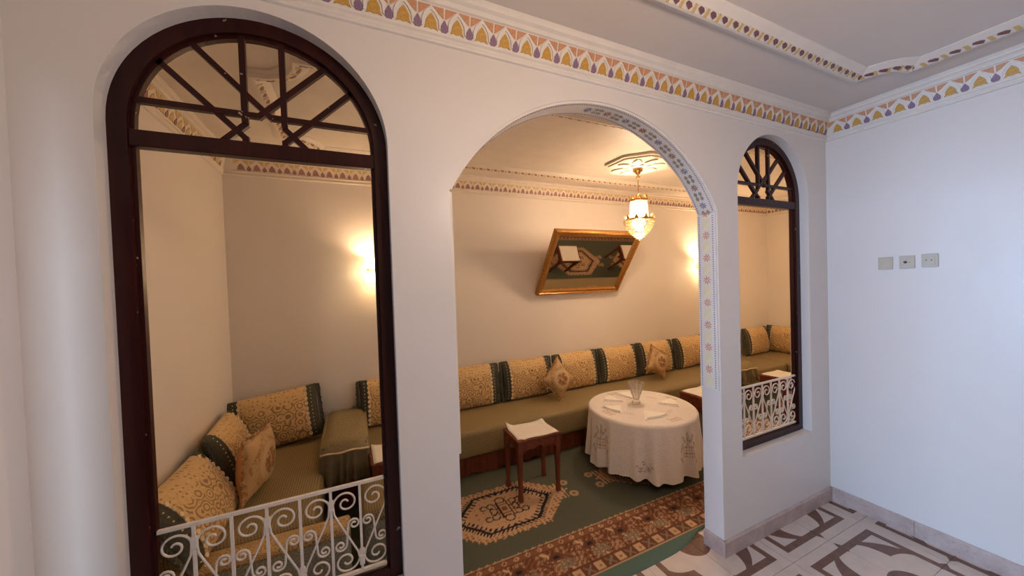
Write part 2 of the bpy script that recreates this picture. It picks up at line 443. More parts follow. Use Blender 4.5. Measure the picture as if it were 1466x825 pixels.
fl = ob('floor', MB().box((XIL-0.12, YR-0.12, -0.12), (XIR+0.12, YB+0.12, -0.004)), M['grout'], kind='structure', label='floor of printed brown and cream tiles')
T = 0.365
gx0 = XR-0.118; gy0 = Y0-0.195
tile_cache = {}
for i in range(-8, 1):
    for j in range(-5, 3):
        x0, x1 = gx0+i*T, gx0+(i+1)*T; y0, y1 = gy0+(j-1)*T, gy0+j*T
        x1 = min(x1, XR); y1 = min(y1, YB)
        key = (round(x1-x0, 3), round(y1-y0, 3))
        if key not in tile_cache:
            g = 0.0012
            tile_cache[key] = MB().box((g, g, -0.008), (key[0]-g, key[1]-g, 0)).mesh('tile', M['tile'])
        place('tile', tile_cache[key], fl, (x0, y0, 0))

# marble baseboards, laid in strips
def baseboard(name, p, q, nrm, label, seg=0.39):
    root = place(name, None, kind='structure', label=label)
    p, q = Vector(p), Vector(q); L = (q-p).length; d = (q-p)/L; nrm = Vector(nrm); t = 0
    while t < L-0.01:
        e = min(t+seg, L); a = p+d*(t+0.0008); b = p+d*(e-0.0008)
        prof = [(0, 0), (0.013, 0), (0.013, 0.084), (0.008, 0.092), (0, 0.092)]
        mb = MB().sweep(prof, lambda o, z: (a.x+nrm.x*o, a.y+nrm.y*o, z), lambda o, z: (b.x+nrm.x*o, b.y+nrm.y*o, z))
        ob('marble_strip', mb, M['marble'], root); t = e
    return root
baseboard('baseboard_right', (XR, Y0-0.013, 0), (XR, -0.9, 0), (-1, 0, 0), 'mottled marble baseboard along the blue-lit side wall')
baseboard('baseboard_partition', (XR, Y0, 0), (AX+AHW-0.013, Y0, 0), (0, -1, 0), 'mottled marble baseboard under the far arched window')
baseboard('baseboard_jamb', (AX+AHW, Y0-0.013, 0), (AX+AHW, YP+0.004, 0), (-1, 0, 0), 'short marble baseboard on the side of the arch pier')
baseboard('baseboard_left', (XL, Y0, 0), (AX-AHW, Y0, 0), (0, -1, 0), 'marble baseboard under the near arched window')

# ------------------------------------------------------------------ cornices with painted stucco frieze
CPROF = [(0, 2.482), (0.010, 2.484), (0.014, 2.490), (0.012, 2.497), (0.006, 2.500), (0.010, 2.506), (0.018, 2.511), (0.019, 2.518), (0.012, 2.522),
         (0.034, 2.600), (0.042, 2.603), (0.043, 2.609), (0.038, 2.613), (0.044, 2.620), (0.056, 2.627), (0.058, 2.636), (0.052, 2.641), (0.062, 2.65), (0, 2.65)]
PER = 0.0965
def outline(pts): return pts + [(-a, b) for a, b in reversed(pts) if a > 1e-6]
BUD = [(0, 0.043)] + [(0.012, 0.033), (0.0185, 0.022), (0.020, 0.010), (0.025, 0.002), (0.012, 0.005)]
BUD = outline(BUD[::-1])[::-1] if False else [(0, 0.044), (0.011, 0.034), (0.019, 0.022), (0.020, 0.011), (0.026, 0.002), (0.011, 0.006), (0, 0.003), (-0.011, 0.006), (-0.026, 0.002), (-0.020, 0.011), (-0.019, 0.022), (-0.011, 0.034)]
DROP = [(0, 0.034), (0.007, 0.025), (0.0145, 0.015), (0.0135, 0.006), (0.008, 0.001), (-0.008, 0.001), (-0.0135, 0.006), (-0.0145, 0.015), (-0.007, 0.025)]
SPAN_R = [(0.003, 0.063), (0.045, 0.063), (0.045, 0.036), (0.030, 0.044), (0.013, 0.057)]
ARCHR = [(0.0, 0.052), (0.014, 0.043), (0.026, 0.028), (0.029, 0.008), (0.034, 0.006), (0.0335, 0.026), (0.026, 0.042), (0.010, 0.056), (0.0, 0.062)]
def relief(poly, t0, t1):
    k = 1.22; tilt = math.atan2(0.022, 0.078); c, s = math.cos(tilt), math.sin(tilt)
    return MB().prism(poly, t0, t1, lambda a, b, t: (a, -(0.012 + b*k*s + t*c), 2.5225 + b*k*c - t*s))
def cornice(name, A, ang, L, label, mats, pm, first, count, fine, m0=1, m1=1):
    """runs from A along direction ang; the room lies on its left-hand side turned -90 deg. m0, m1: mitre signs"""
    root = place(name, None, None, (A[0], A[1], 0), (0, 0, ang), kind='structure', label=label)
    mb = MB().sweep(CPROF, lambda d, z: (d*m0, -d, z), lambda d, z: (L-d*m1, -d, z))
    ob('cornice_moulding', mb, pm, root)
    bud, drop, span = mats
    me_b = relief(BUD, -0.001, 0.004).mesh('frieze_bud', bud)
    me_d = relief(DROP, -0.001, 0.0035).mesh('frieze_drop', drop)
    me_a = relief(ARCHR, -0.001, 0.0055).add(*relief([(-a, b) for a, b in ARCHR], -0.001, 0.0055).__dict__.values()).mesh('frieze_arch', pm)
    spoly = [(-0.045, 0.063), (0.045, 0.063)]
    me_s1 = relief(SPAN_R, -0.001, 0.0025).mesh('frieze_spandrel', span)
    me_s2 = relief([(-a, b) for a, b in SPAN_R], -0.001, 0.0025).mesh('frieze_spandrel', span)
    if fine:
        for k in range(count):
            x = first + k*PER
            place('frieze_bud', me_b, root, (x, 0, 0)); place('frieze_arch', me_a, root, (x, 0, 0))
            place('frieze_drop', me_d, root, (x+PER/2, 0, 0))
            place('frieze_spandrel', me_s1, root, (x, 0, 0)); place('frieze_spandrel', me_s2, root, (x, 0, 0))
    else:
        allp = MB(); alls = MB()
        for k in range(count):
            x = first + k*PER*1.045
            place('frieze_bud', me_b, root, (x, 0, 0))
            for me_, acc, dx in ((me_d, allp, PER*1.045/2), (me_s1, alls, 0), (me_s2, alls, 0)):
                acc.add([(v.co.x+x+dx, v.co.y, v.co.z) for v in me_.vertices], [tuple(p.vertices) for p in me_.polygons])
        ob('frieze_drops', allp, drop, root, kind='stuff'); ob('frieze_spandrels', alls, span, root, kind='stuff')
    return root
fr = (M['gold_paint'], M['lilac_paint'], M['orange_paint'])
cornice('trim_1', (XL, Y0), 0, XR-XL, 'long stucco cornice with gold and lilac frieze over the arch', fr, M['plaster'], 0.10-XL-PER*8, 38, True)
cornice('trim_2', (XR, Y0), -PI/2, Y0-YR, 'stucco cornice with gold and lilac frieze above the wall plates', fr, M['plaster'], 0.075, 22, True)
fi = (M['plum_pale'], M['plum_pale'], M['ochre_pale'])
cornice('trim_3', (XIL, YB), 0, XIR-XIL, 'cream cornice with plum frieze on the back wall of the salon', fi, M['plaster_in'], 0.125, 68, False)
cornice('trim_4', (XIL, YP), PI/2, YB-YP, 'cream cornice with ochre frieze on the salon end wall behind the near window', (M['ochre_pale'], M['plum_pale'], M['ochre_pale']), M['plaster_in'], 0.06, 18, False)
cornice('trim_5', (XIR, YB), -PI/2, YB-YP, 'cream cornice with plum frieze on the far end wall of the salon', fi, M['plaster_in'], 0.06, 18, False)
cornice('trim_6', (XL, YR), PI/2, Y0-YR, 'stucco cornice on the side wall with the doorway', fr, M['plaster'], 0.0, 0, True)

# ceiling frames (raised plaster moulding round the middle of each ceiling)
LEAF = [(-0.018, 0.002), (-0.006, 0.010), (0.014, 0.012), (0.018, 0.004), (0.004, -0.004), (-0.012, -0.010)]
GLEAF = [(-0.012, -0.014), (-0.004, 0.012), (0.010, 0.014), (0.004, -0.014)]
def ceiling_frame(name, pts, label, pm, leafm, glm, motif_runs, wid=0.085, drop=0.032):
    """pts: closed list of (x, y) of the line; the inside lies on its left"""
    root = place(name, None, kind='structure', label=label)
    n = len(pts); V2 = [Vector(p) for p in pts]
    prof = [(-wid*0.5, 0), (-wid*0.5, -0.012), (-0.018, -0.014), (-0.012, -drop), (0.0, -drop), (0.030, -0.020), (0.036, -0.016), (wid*0.7, -0.004), (wid*0.7, 0)]
    offs = []
    for i in range(n):
        a = (V2[i]-V2[i-1]).normalized(); b = (V2[(i+1) % n]-V2[i]).normalized()
        na, nb = Vector((-a.y, a.x)), Vector((-b.y, b.x)); m = (na+nb); m = m/(1+na.dot(nb)); offs.append(m)
    for i in range(n):
        j = (i+1) % n; p, q, op, oq = V2[i], V2[j], offs[i], offs[j]
        ob('frame_moulding', MB().sweep(prof, lambda d, z: (p.x+op.x*d, p.y+op.y*d, ZC+z), lambda d, z: (q.x+oq.x*d, q.y+oq.y*d, ZC+z)), pm, root)
    for i, start, cnt, step in motif_runs:
        p, q = V2[i], V2[(i+1) % n]; d = (q-p).normalized(); nn = Vector((-d.y, d.x))
        def mk(poly, th, off):
            def mp(a, b, t):
                s_ = 0.014 + b; z = -drop + (drop-0.020)*max(0, s_)/0.030 - t
                return (d.x*(a+off)+nn.x*s_, d.y*(a+off)+nn.y*s_, ZC+z)
            return MB().prism(poly, -0.001, th, mp)
        me1 = mk(LEAF, 0.003, 0).mesh('frame_leaf', leafm); me2 = mk(GLEAF, 0.002, step/2).mesh('frame_bud', glm)
        for k in range(cnt):
            o = p + d*(start+k*step)
            place('frame_leaf', me1, root, (o.x, o.y, 0)); place('frame_bud', me2, root, (o.x, o.y, 0))
    return root
def notched(x0, x1, y0, y1, c=0.17, n=5):
    """rectangle (counter-clockwise) with hollow rounded corners"""
    P = []
    for cx, cy, a0 in ((x0, y0, PI/2), (x1, y0, PI), (x1, y1, 1.5*PI), (x0, y1, 0)):
        for k in range(n+1):
            a = a0 - (PI/2)*k/n
            P.append((cx + c*math.cos(a), cy + c*math.sin(a)))
    return P
fpts = notched(-0.42, 2.668, -2.25, 0.942, 0.15)
ceiling_frame('trim_7', fpts, 'painted plaster frame on the ceiling of the front room', M['plaster'], M['plum_paint'], M['ochre_pale'], [(17, 0.02, 25, 0.0685), (11, 0.0, 42, 0.0685)] + [(k, 0.0, 1, 0.06) for k in (12, 13, 14, 15, 16)])
ipts = notched(-0.40, 5.66, 1.855, 3.0, 0.2)
ceiling_frame('trim_8', ipts, 'painted plaster frame on the ceiling of the salon', M['plaster_in'], M['plum_pale'], M['ochre_pale'], [(5, 0.03, 80, 0.07), (17, 0.03, 80, 0.07), (23, 0.02, 10, 0.07)] + [(k, 0.0, 1, 0.06) for k in (0, 1, 2, 3, 4, 18, 19, 20, 21, 22)])

# ------------------------------------------------------------------ arched windows and their white iron grilles
def frame_arc(cx, r, z0, n=32): return [(cx-r, z0)] + [(cx + r*math.cos(PI-PI*i/n), WZS + r*math.sin(PI-PI*i/n)) for i in range(n+1)] + [(cx+r, z0)]
def arched_window(name, cx, label):
    root = place(name, None, kind='structure', label=label)
    yf, yb = Y0+0.052, Y0+0.094
    mb = MB().ribbon(frame_arc(cx, 0.324, WZ0), frame_arc(cx, WR, WZ0), yf, yb)
    ob('window_frame', mb, M['dark_timber'], root)
    mb = MB().ribbon(frame_arc(cx, 0.313, WZ0+0.03), frame_arc(cx, 0.327, WZ0+0.03), yf+0.014, yb-0.008)
    ob('frame_bead', mb, M['dark_timber'], root)
    ob('window_sill', MB().box((cx-0.324, yf-0.004, WZ0), (cx+0.324, yb, WZ0+0.040)), M['dark_timber'], root, bevel=0.003)
    ob('transom', MB().box((cx-0.324, yf+0.002, 2.020), (cx+0.324, yb-0.004, 2.068)), M['dark_timber'], root, bevel=0.003)
    b0 = 0.0
    def bar(x0, z0, x1, z1, dy=0.0):
        d = Vector((x1-x0, 0, z1-z0)); L = d.length; d /= L; n = Vector((-d.z, 0, d.x))*0.0085
        y0, y1 = yf+0.010+dy, yb-0.014+dy
        a = Vector((cx+x0, 0, z0)); b = Vector((cx+x1, 0, z1)); vs = []
        for y in (y0, y1):
            for p in (a-n, b-n, b+n, a+n): vs.append((p.x, y, p.z))
        ob('muntin', MB().add(vs, [(0, 1, 2, 3), (7, 6, 5, 4), (0, 4, 5, 1), (1, 5, 6, 2), (2, 6, 7, 3), (3, 7, 4, 0)]), M['dark_timber'], root)
    for s in (-1, 1):
        bar(s*0.053, 2.405, s*0.053, 2.130)
        bar(s*0.053, 2.086, s*0.053, 2.062)
        bar(s*0.316, 2.157, s*0.018, 2.157, 0.0015)
        bar(s*0.190, 2.362, -s*0.020, 2.153, 0.003+0.0012*s)
        bar(s*0.268, 2.292, s*0.051, 2.079, 0.004)
        bar(s*0.118, 2.062, s*0.050, 2.130, 0.0055)
    return root
arched_window('window_1', WIN[0], 'dark timber arched window frame with star fanlight nearest the viewer')
arched_window('window_2', WIN[1], 'dark timber arched window frame with star fanlight beside the corner')

def spiral(cx, cz, r0, r1, a0, turns, n, sgn):
    return [(cx + (r0+(r1-r0)*i/n)*math.cos(a0+sgn*turns*2*PI*i/n), cz + (r0+(r1-r0)*i/n)*math.sin(a0+sgn*turns*2*PI*i/n)) for i in range(n+1)]
def grille(cx, label):
    gy = Y0+0.072; z0, z1 = 0.572, 0.900; SP = 0.0925
    root = thing('window_grille', label, 'railing', (cx, gy, z0), 0)
    h = z1-z0; hw = 0.318
    ob('top_rail', MB().box((-hw, -0.006, h-0.010), (hw, 0.006, h)), M['iron'], root)
    ob('bottom_rail', MB().box((-hw, -0.006, 0), (hw, 0.006, 0.010)), M['iron'], root)
    xs = [(-2.5+i)*SP for i in range(6)]
    for x in xs: ob('upright_bar', MB().box((x-0.0042, -0.004, 0.008), (x+0.0042, 0.004, h-0.008)), M['iron'], root)
    for i, x in enumerate(xs):
        zc = h-0.062 if i % 2 == 0 else 0.045
        ob('collar', MB().box((x-0.0085, -0.007, zc-0.017), (x+0.0085, 0.007, zc+0.017)), M['iron'], root, bevel=0.002)
    # one cell, A (u=0) to B (u=SP)
    w_ = SP
    s1 = spiral(w_*0.50, h-0.064, 0.0405, 0.007, PI, 1.42, 34, -1)          # from the hub over the top, curling in
    top = [(w_-0.006, 0.045), (w_*0.86, 0.080), (w_*0.25, h-0.130), (0.009, h-0.098)] + s1
    m1 = spiral(w_*0.76, h*0.555, 0.0200, 0.005, PI, 1.40, 20, -1)
    m2 = spiral(w_*0.27, h*0.350, 0.0200, 0.005, 0.0, 1.40, 20, -1)
    bot = [(w_-0.005, 0.085)] + spiral(w_*0.46, 0.056, 0.0415, 0.007, 0.0, 1.42, 32, -1)
    cells = []
    for pts, nm in ((top, 'large_scroll'), (m1[::-1] + m2, 'middle_scroll'), (bot, 'lower_scroll')):
        for mirror in (0, 1):
            q = [((w_-u) if mirror else u, z) for u, z in pts]
            cells.append((nm, mirror, MB().tube([(u, 0, z) for u, z in q], 0.0036, 5).mesh(nm, M['iron'], True)))
    for k in range(7):
        mir = 1 if k % 2 == 0 else 0      # cell k lies left of bar k; bars 0, 2, 4 are A
        for nm, m_, me in cells:
            if m_ == mir: place(nm, me, root, ((-3.5+k)*SP, 0, 0))
grille(WIN[0], 'white iron scroll railing across the bottom of the nearest arched window')
grille(WIN[1], 'white iron scroll railing across the bottom of the arched window by the corner')

# ------------------------------------------------------------------ carved, painted lining of the arch
def arch_lining():
    root = place('trim_9', None, kind='structure', label='carved and painted lining on the underside of the arch and its jambs')
    ya, yb = Y0+0.006, YP+0.002; th = 0.010
    jz = 0.945
    for s in (-1, 1):
        x = AX+s*AHW
        ob('jamb_panel', MB().box((min(x, x-s*th), ya, jz), (max(x, x-s*th), yb, AZS-0.015)), M['plaster'], root)
    inn = arc(AX, ACZ, AR-th, PI/2+a_half, PI/2-a_half, 40)
    ob('soffit_panel', MB().ribbon(inn, arch_top, ya, yb), M['plaster'], root)
    mid = (ya+yb)/2
    # flower of eight petals, lying in the plane (a along the lining, b across), t proud
    def flower(r, mpf):
        mb = MB()
        for k in range(8):
            a = k*PI/4+0.2; c, s = math.cos(a), math.sin(a)
            pet = [(0.12*r, 0), (0.60*r, 0.14*r), (r, 0.05*r), (r, -0.05*r), (0.60*r, -0.14*r)]
            mb.prism([(p*c-q*s, p*s+q*c) for p, q in pet], -0.001, 0.0025, mpf)
        return mb
    for s in (1,):
        x = AX+s*(AHW-th)
        jm = lambda a, b, t: (-s*t, b, a)
        fme = flower(0.024, jm).mesh('painted_flower', M['flower_paint'])
        lme = MB().prism([(-0.034, -0.016), (-0.034, 0.016), (-0.012, 0.022), (0.012, 0.022), (0.034, 0.016), (0.034, -0.016), (0.012, -0.022), (-0.012, -0.022)], -0.001, 0.001, jm).mesh('lemon_band', M['lemon_paint'])
        for k in range(8):
            z = 1.952-k*0.128
            if z-0.02 > jz: place('painted_flower', fme, root, (x, mid, z))
            if z-0.10 > jz: place('lemon_band', lme, root, (x, mid, z-0.064))
        beads = MB()
        for k in range(96):
            z = jz+0.012+k*0.0130
            if z > AZS-0.02: break
            for yy in (ya+0.016, yb-0.012): beads.box((x-0.002, yy-0.0026, z-0.003), (x+0.002, yy+0.0026, z+0.003))
        ob('jamb_beads', beads, M['blue_paint'], root, kind='stuff')
    # soffit
    R = AR-th
    def sm(a, b, t):
        an = PI/2 - a/R; rr = R-t
        return (AX+rr*math.cos(an), mid+b, ACZ+rr*math.sin(an))
    beads = MB(); L = R*a_half
    k = -L+0.01
    while k < L-0.005:
        for yy in (-0.044, 0.044):
            beads.prism([(k-0.003, yy-0.0028), (k+0.003, yy-0.0028), (k+0.003, yy+0.0028), (k-0.003, yy+0.0028)], -0.001, 0.002, sm)
        k += 0.0130
    ob('soffit_beads', beads, M['blue_paint'], root, kind='stuff')
    a = -0.06
    n = 0
    while a < L-0.03:
        off = a
        ob('soffit_flower', flower(0.021, lambda p, q, t: sm(p+off, q, t)), M['plum_pale'] if n % 2 else M['blue_paint'], root)
        for da in (0.045, 0.073):
            for yy in (-0.014, 0.014):
                c0 = off+da
                ob('soffit_leaf', MB().prism([(c0-0.014, yy-0.004), (c0, yy-0.010), (c0+0.013, yy), (c0, yy+0.010), (c0-0.014, yy+0.004)], -0.001, 0.003, sm), M['olive_paint'], root)
        a += 0.116; n += 1
arch_lining()

# ------------------------------------------------------------------ wall plates on the right wall
def wall_plate(y, z, label, kind):
    root = thing('wall_plate', label, 'wall plate', (XR, y, z), 0, None)
    ob('plate', MB().box((-0.009, -0.032, -0.038), (0, 0.032, 0.038)), M['beige_plastic'], root, bevel=0.003)
    if kind == 'blank': ob('insert', MB().box((-0.011, -0.024, -0.028), (-0.008, 0.024, 0.028)), M['beige_plastic'], root, bevel=0.001)
    if kind == 'aerial':
        c = MB().lathe([(0.0075, 0), (0.0075, 0.004), (0.004, 0.004), (0.004, 0.008)], 12)
        ob('aerial_socket', c, M['dark_hole'], root, loc=(-0.008, 0.006, 0), rot=(0, -PI/2, 0))
        c = MB().lathe([(0.003, 0), (0.003, 0.002)], 10); ob('screw', c, M['brass'], root, loc=(-0.008, -0.012, 0), rot=(0, -PI/2, 0))
    if kind == 'switch':
        ob('rocker', MB().box((-0.012, -0.020, -0.026), (-0.008, 0.020, 0.026)), M['beige_plastic'], root, bevel=0.001)
        for yy in (-0.008, 0.012):
            ob('indicator', MB().lathe([(0.0028, 0), (0.0028, 0.003)], 10), M['dark_hole'], root, loc=(-0.011, yy, 0.002), rot=(0, -PI/2, 0))
wall_plate(1.000, 1.634, 'blank beige wall plate nearest the corner', 'blank')
wall_plate(0.908, 1.636, 'beige wall plate with a round dark aerial socket, middle of the row', 'aerial')
wall_plate(0.818, 1.640, 'beige switch plate with two small dots, farthest from the corner', 'switch')

# ------------------------------------------------------------------ salon rug
RX0, RX1, RY0, RY1 = -0.18, 5.0, 1.425, 2.79
def make_rug():
    st = 0.0078
    xs = np.arange(RX0, RX1, st); ys = np.arange(RY0, RY1, st)
    Xg, Yg = np.meshgrid(xs, ys, indexing='ij')
    c = np.zeros(Xg.shape+(3,))
    green = np.array((0.105, 0.112, 0.080)); edge = np.array((0.10, 0.16, 0.125)); tan = np.array((0.57, 0.36, 0.21)); rust = np.array((0.24, 0.105, 0.055))
    navy = np.array((0.022, 0.020, 0.026)); brown = np.array((0.15, 0.058, 0.032)); cream = np.array((0.62, 0.42, 0.26)); dull = np.array((0.24, 0.18, 0.12))
    c[:] = green
    def put(m, col): c[m] = col
    # medallions
    for k, cx in enumerate((0.905, 2.205, 3.505, 4.805)):
        s = Xg-cx; t = Yg-2.235
        a, b = np.abs(s), np.abs(t)
        h = np.maximum(b/0.185, (a+0.92*b)/0.335)
        zz = 0.02*np.abs(((a-b)/0.03) % 2-1)
        ho = np.maximum(b/(0.268-zz), (a*0.84+0.92*b)/(0.44-zz))
        put(ho < 1, tan)
        put((ho < 1) & (h > 1.25) & (((Xg/0.034) % 1 < 0.42) & ((Yg/0.026) % 1 < 0.5)), rust)
        put((h > 1.06) & (h < 1.18) & (((a-b)/0.030) % 1 < 0.45), navy)
        put((h > 0.99) & (h < 1.08), navy)
        put((h < 0.98) & (h > 0.86) & (((a-b)/0.045) % 1 < 0.40), navy)
        put((h < 0.80) & (((Xg/0.05) % 1 < 0.2) & ((Yg/0.05) % 1 < 0.22)), rust)
        # centre motif: hooked bars
        def boxline(ax, bx, wd): return (np.maximum(a-ax, b-bx) < wd/2) & (np.maximum(a-ax, b-bx) > -wd/2)
        put((np.abs(a-0.036) < 0.005) & (b < 0.085), navy); put((np.abs(a-0.058) < 0.004) & (b < 0.060), brown)
        put((np.abs(b-0.045) < 0.004) & (a < 0.036), brown)
        for hx, hy, hr in ((0.085, 0.062, 0.026), (0.0, 0.100, 0.034), (0.135, 0.062, 0.024), (0.085, 0.012, 0.020)):
            dd = np.hypot(a-hx, (b-hy)*1.1); put((np.abs(dd-hr) < 0.005) & ((a > hx-0.012) | (b > hy)), navy)
        put((a < 0.02) & (b < 0.018), rust)
        for sg in (-1, 1):   # stripes and little ends at the tips
            put((s*sg > 0.44) & (s*sg < 0.452) & (b < 0.10), tan); put((s*sg > 0.47) & (s*sg < 0.482) & (b < 0.10), tan)
            put((np.hypot(s*sg-0.53, b-0.075) < 0.035) & (np.hypot(s*sg-0.53, b-0.075) > 0.012), tan*0.85)
    # border along the front edge
    Yb = Yg
    def strip(y0, y1): return (Yb >= y0) & (Yb < y1)
    inner = 1.822 + 0.010*np.abs((Xg/0.024) % 2-1)
    put(Yb < inner, tan)
    put(strip(1.775, 1.815), rust)
    put(strip(1.778, 1.812) & (np.abs(((Xg/0.075) % 1)-0.5)*0.075+np.abs(Yb-1.795) < 0.020), tan)
    put(strip(1.778, 1.812) & (np.abs(((Xg/0.075) % 1)-0.5)*0.075+np.abs(Yb-1.795) < 0.009), brown)
    put(strip(1.766, 1.776) | strip(1.814, 1.819), brown)
    m = strip(1.590, 1.766)
    put(m, rust)
    q = (Xg + (Yb-1.59)*0.75)/0.235 % 1
    f1 = np.sin(Xg*95+np.sin(Yb*60)*2.2)*np.sin(Yb*88+np.sin(Xg*48)*2.0)
    f2 = np.sin(Xg*160+Yb*130)*np.sin(Yb*170-Xg*60)
    put(m & (f1 > 0.55), tan*0.70); put(m & (f2 > 0.66), cream*0.8); put(m & (f1 < -0.35), brown)
    put(m & (np.abs(q-0.5) < 0.045+0.02*np.sin(Yb*210)), cream)
    qq = ((Xg+0.06)/0.235 % 1-0.5)*0.235
    put(m & ((qq/0.045)**2+((Yb-1.705)/0.030)**2 < 1), brown); put(m & ((qq/0.02)**2+((Yb-1.705)/0.013)**2 < 1), navy)
    put(m & (((qq-0.035)/0.06)**2+((Yb-1.640)/0.035)**2 < 1) & (f2 < 0.5), dull)
    put(strip(1.582, 1.590), brown)
    m = strip(1.512, 1.582); put(m, brown)
    r = (Xg/0.072) % 2
    put(m & (r < 1) & (np.maximum(np.abs(r-0.5)*0.072, np.abs(Yb-1.547)) < 0.027), tan)
    put(m & (r < 1) & (np.hypot((r-0.5)*0.072, Yb-1.547) < 0.010), dull)
    put(m & (r >= 1) & (np.maximum(np.abs(r-1.5)*0.072, np.abs(Yb-1.547)) < 0.028) & (np.abs(np.abs((r-1.5)*0.072)-np.abs(Yb-1.547)) < 0.008), dull)
    put(strip(1.506, 1.513), tan)
    put(Yb < 1.506, edge)
    z = np.full(Xg.shape, 0.009)
    d = np.clip((Yg-RY0)/0.03, 0, 1); z = 0.001+0.011*np.sqrt(d)
    # the front edge curves back where it meets the pier
    bend = np.clip((Xg-1.55)/0.35, 0, 1)
    Y2 = Yg + np.where(Yg < 1.51, (1.51-Yg)*0.75*bend**2, 0)
    # lies wavily
    z = z + 0.003*np.sin(Xg*7)*np.clip((1.5-Yg)/0.07, 0, 1)
    P = np.stack([Xg, Y2, z], -1)
    me = grid_mesh('patterned_rug', P, M['rug'], None, c)
    place('patterned_rug', me, label='long dark green rug with tan medallions and a broad rust border', cat='rug')
make_rug()

# ------------------------------------------------------------------ sofas
def rounded_block(name, x0, x1, y0, y1, z0, z1, mat, parent, r=0.05, rx=None, crown=0.012):
    """upholstered block: rounded box with a slightly crowned top"""
    nx, ny = max(8, int((x1-x0)/0.08)), max(8, int((y1-y0)/0.08))
    mb = MB().box((x0, y0, z0), (x1, y1, z1))
    me = mb.mesh(name, mat)
    bm = bmesh.new(); bm.from_mesh(me)
    bmesh.ops.bevel(bm, geom=list(bm.edges), offset=r, segments=4, affect='EDGES', profile=0.5, clamp_overlap=True)
    bm.to_mesh(me); bm.free()
    me.polygons.foreach_set('use_smooth', [True]*len(me.polygons))
    return place(name, me, parent)
def scallop_panel(name, L, h, th, mat, parent, loc, rz):
    """carved front board with a scalloped lower edge; runs along local x, faces -y"""
    n = int(L/0.02); pts = [(0, h)]
    for i in range(n+1):
        x = L*i/n; u = (x % 0.42)/0.42
        z = 0.020*abs(math.sin(PI*u*3))*(1 if 0.33 < u < 0.67 else 0.6) + 0.002
        pts.append((x, z))
    pts.append((L, h))
    top = [(x, h) for x, z in pts[1:-1]]
    o = ob(name, MB().ribbon(pts[1:-1], top, 0, th), mat, parent, loc=loc, rot=(0, 0, rz))
    k = 0.21
    while k < L-0.1:
        leaf = [(-0.10, 0.0), (-0.05, 0.016), (0, 0.006), (0.05, 0.016), (0.10, 0.0), (0.05, -0.014), (0, -0.004), (-0.05, -0.014)]
        ob('carved_leaf', MB().prism([(a+k, b+h*0.58) for a, b in leaf], -0.006, 0.002), mat, o)
        k += 0.42
    return o
sofa = thing('banquette', 'long olive upholstered banquette along the back wall on a red-brown base', 'sofa', (0, 0, 0))
xa, xb = -0.21, 5.22
ob('base', MB().box((xa, 2.80, 0.01), (xb, YB-0.012, 0.165)), M['red_timber'], sofa)
k = xa
while k < xb-0.01:
    L = min(1.415, xb-k); scallop_panel('base_panel', L-0.004, 0.160, 0.03, M['red_timber'], sofa, (k, 2.738, 0.011), 0); k += L
rounded_block('mattress', xa+0.002, xb-0.002, 2.690, YB-0.012, 0.173, 0.400, M['sofa'], sofa, 0.045)
sl = thing('banquette', 'olive upholstered corner banquette along the end wall behind the nearest window', 'sofa', (0, 0, 0))
ob('base', MB().box((XIL, 2.13, 0.01), (-0.29, YB-0.004, 0.165)), M['red_timber'], sl)
rounded_block('mattress', XIL+0.004, -0.218, 2.06, YB-0.004, 0.165, 0.402, M['sofa'], sl, 0.045)
sr = thing('banquette', 'olive upholstered banquette on the far end wall seen past the corner window', 'sofa', (0, 0, 0))
ob('base', MB().box((5.28, 1.62, 0.01), (XIR-0.012, YB-0.012, 0.165)), M['red_timber'], sr)
rounded_block('mattress', 5.225, XIR-0.012, 1.60, YB-0.012, 0.165, 0.402, M['sofa'], sr, 0.045)

# ------------------------------------------------------------------ cushions
def cushion_pts(us, vs, W, Hh, T, side, pinch=0.10):
    """points of one face of a puffed rectangular cushion in the x-z plane, bulging towards -y for side=-1"""
    U, V = np.meshgrid(us, vs, indexing='ij')
    prof = np.clip(1-np.abs(U)**3.2, 0, 1)**0.62 * np.clip(1-np.abs(V)**2.6, 0, 1)**0.6
    x = U*W/2*(1-pinch*0.35*(1-np.abs(V)**2)*np.abs(U)**3)
    z = V*Hh/2*(1-pinch*(1-np.abs(U)**2)*0.15*np.abs(V)**3)
    y = side*T/2*prof
    return np.stack([x, y, z], -1), np.stack([U*W/2+W/2, V*Hh/2+Hh/2], -1)
def joined(parts, name, mat):
    vs = []; fs = []; uvs = []
    for P, UV in parts:
        nu, nv = P.shape[:2]; n0 = len(vs); vs += [tuple(p) for p in P.reshape(-1, 3)]; uvs += [tuple(q) for q in UV.reshape(-1, 2)]
        for i in range(nu-1):
            for j in range(nv-1):
                a = n0+i*nv+j; fs.append((a, a+nv, a+nv+1, a+1))
    me = bpy.data.meshes.new(name); me.from_pydata(vs, [], fs)
    l = me.uv_layers.new(name='UVMap')
    for lo in me.loops: l.data[lo.index].uv = uvs[lo.vertex_index]
    bm = bmesh.new(); bm.from_mesh(me); bmesh.ops.remove_doubles(bm, verts=bm.verts, dist=0.0004); bmesh.ops.recalc_face_normals(bm, faces=bm.faces); bm.to_mesh(me); bm.free()
    me.materials.append(mat); me.polygons.foreach_set('use_smooth', [True]*len(me.polygons))
    return me
CW, CH, CT = 0.56, 0.385, 0.17
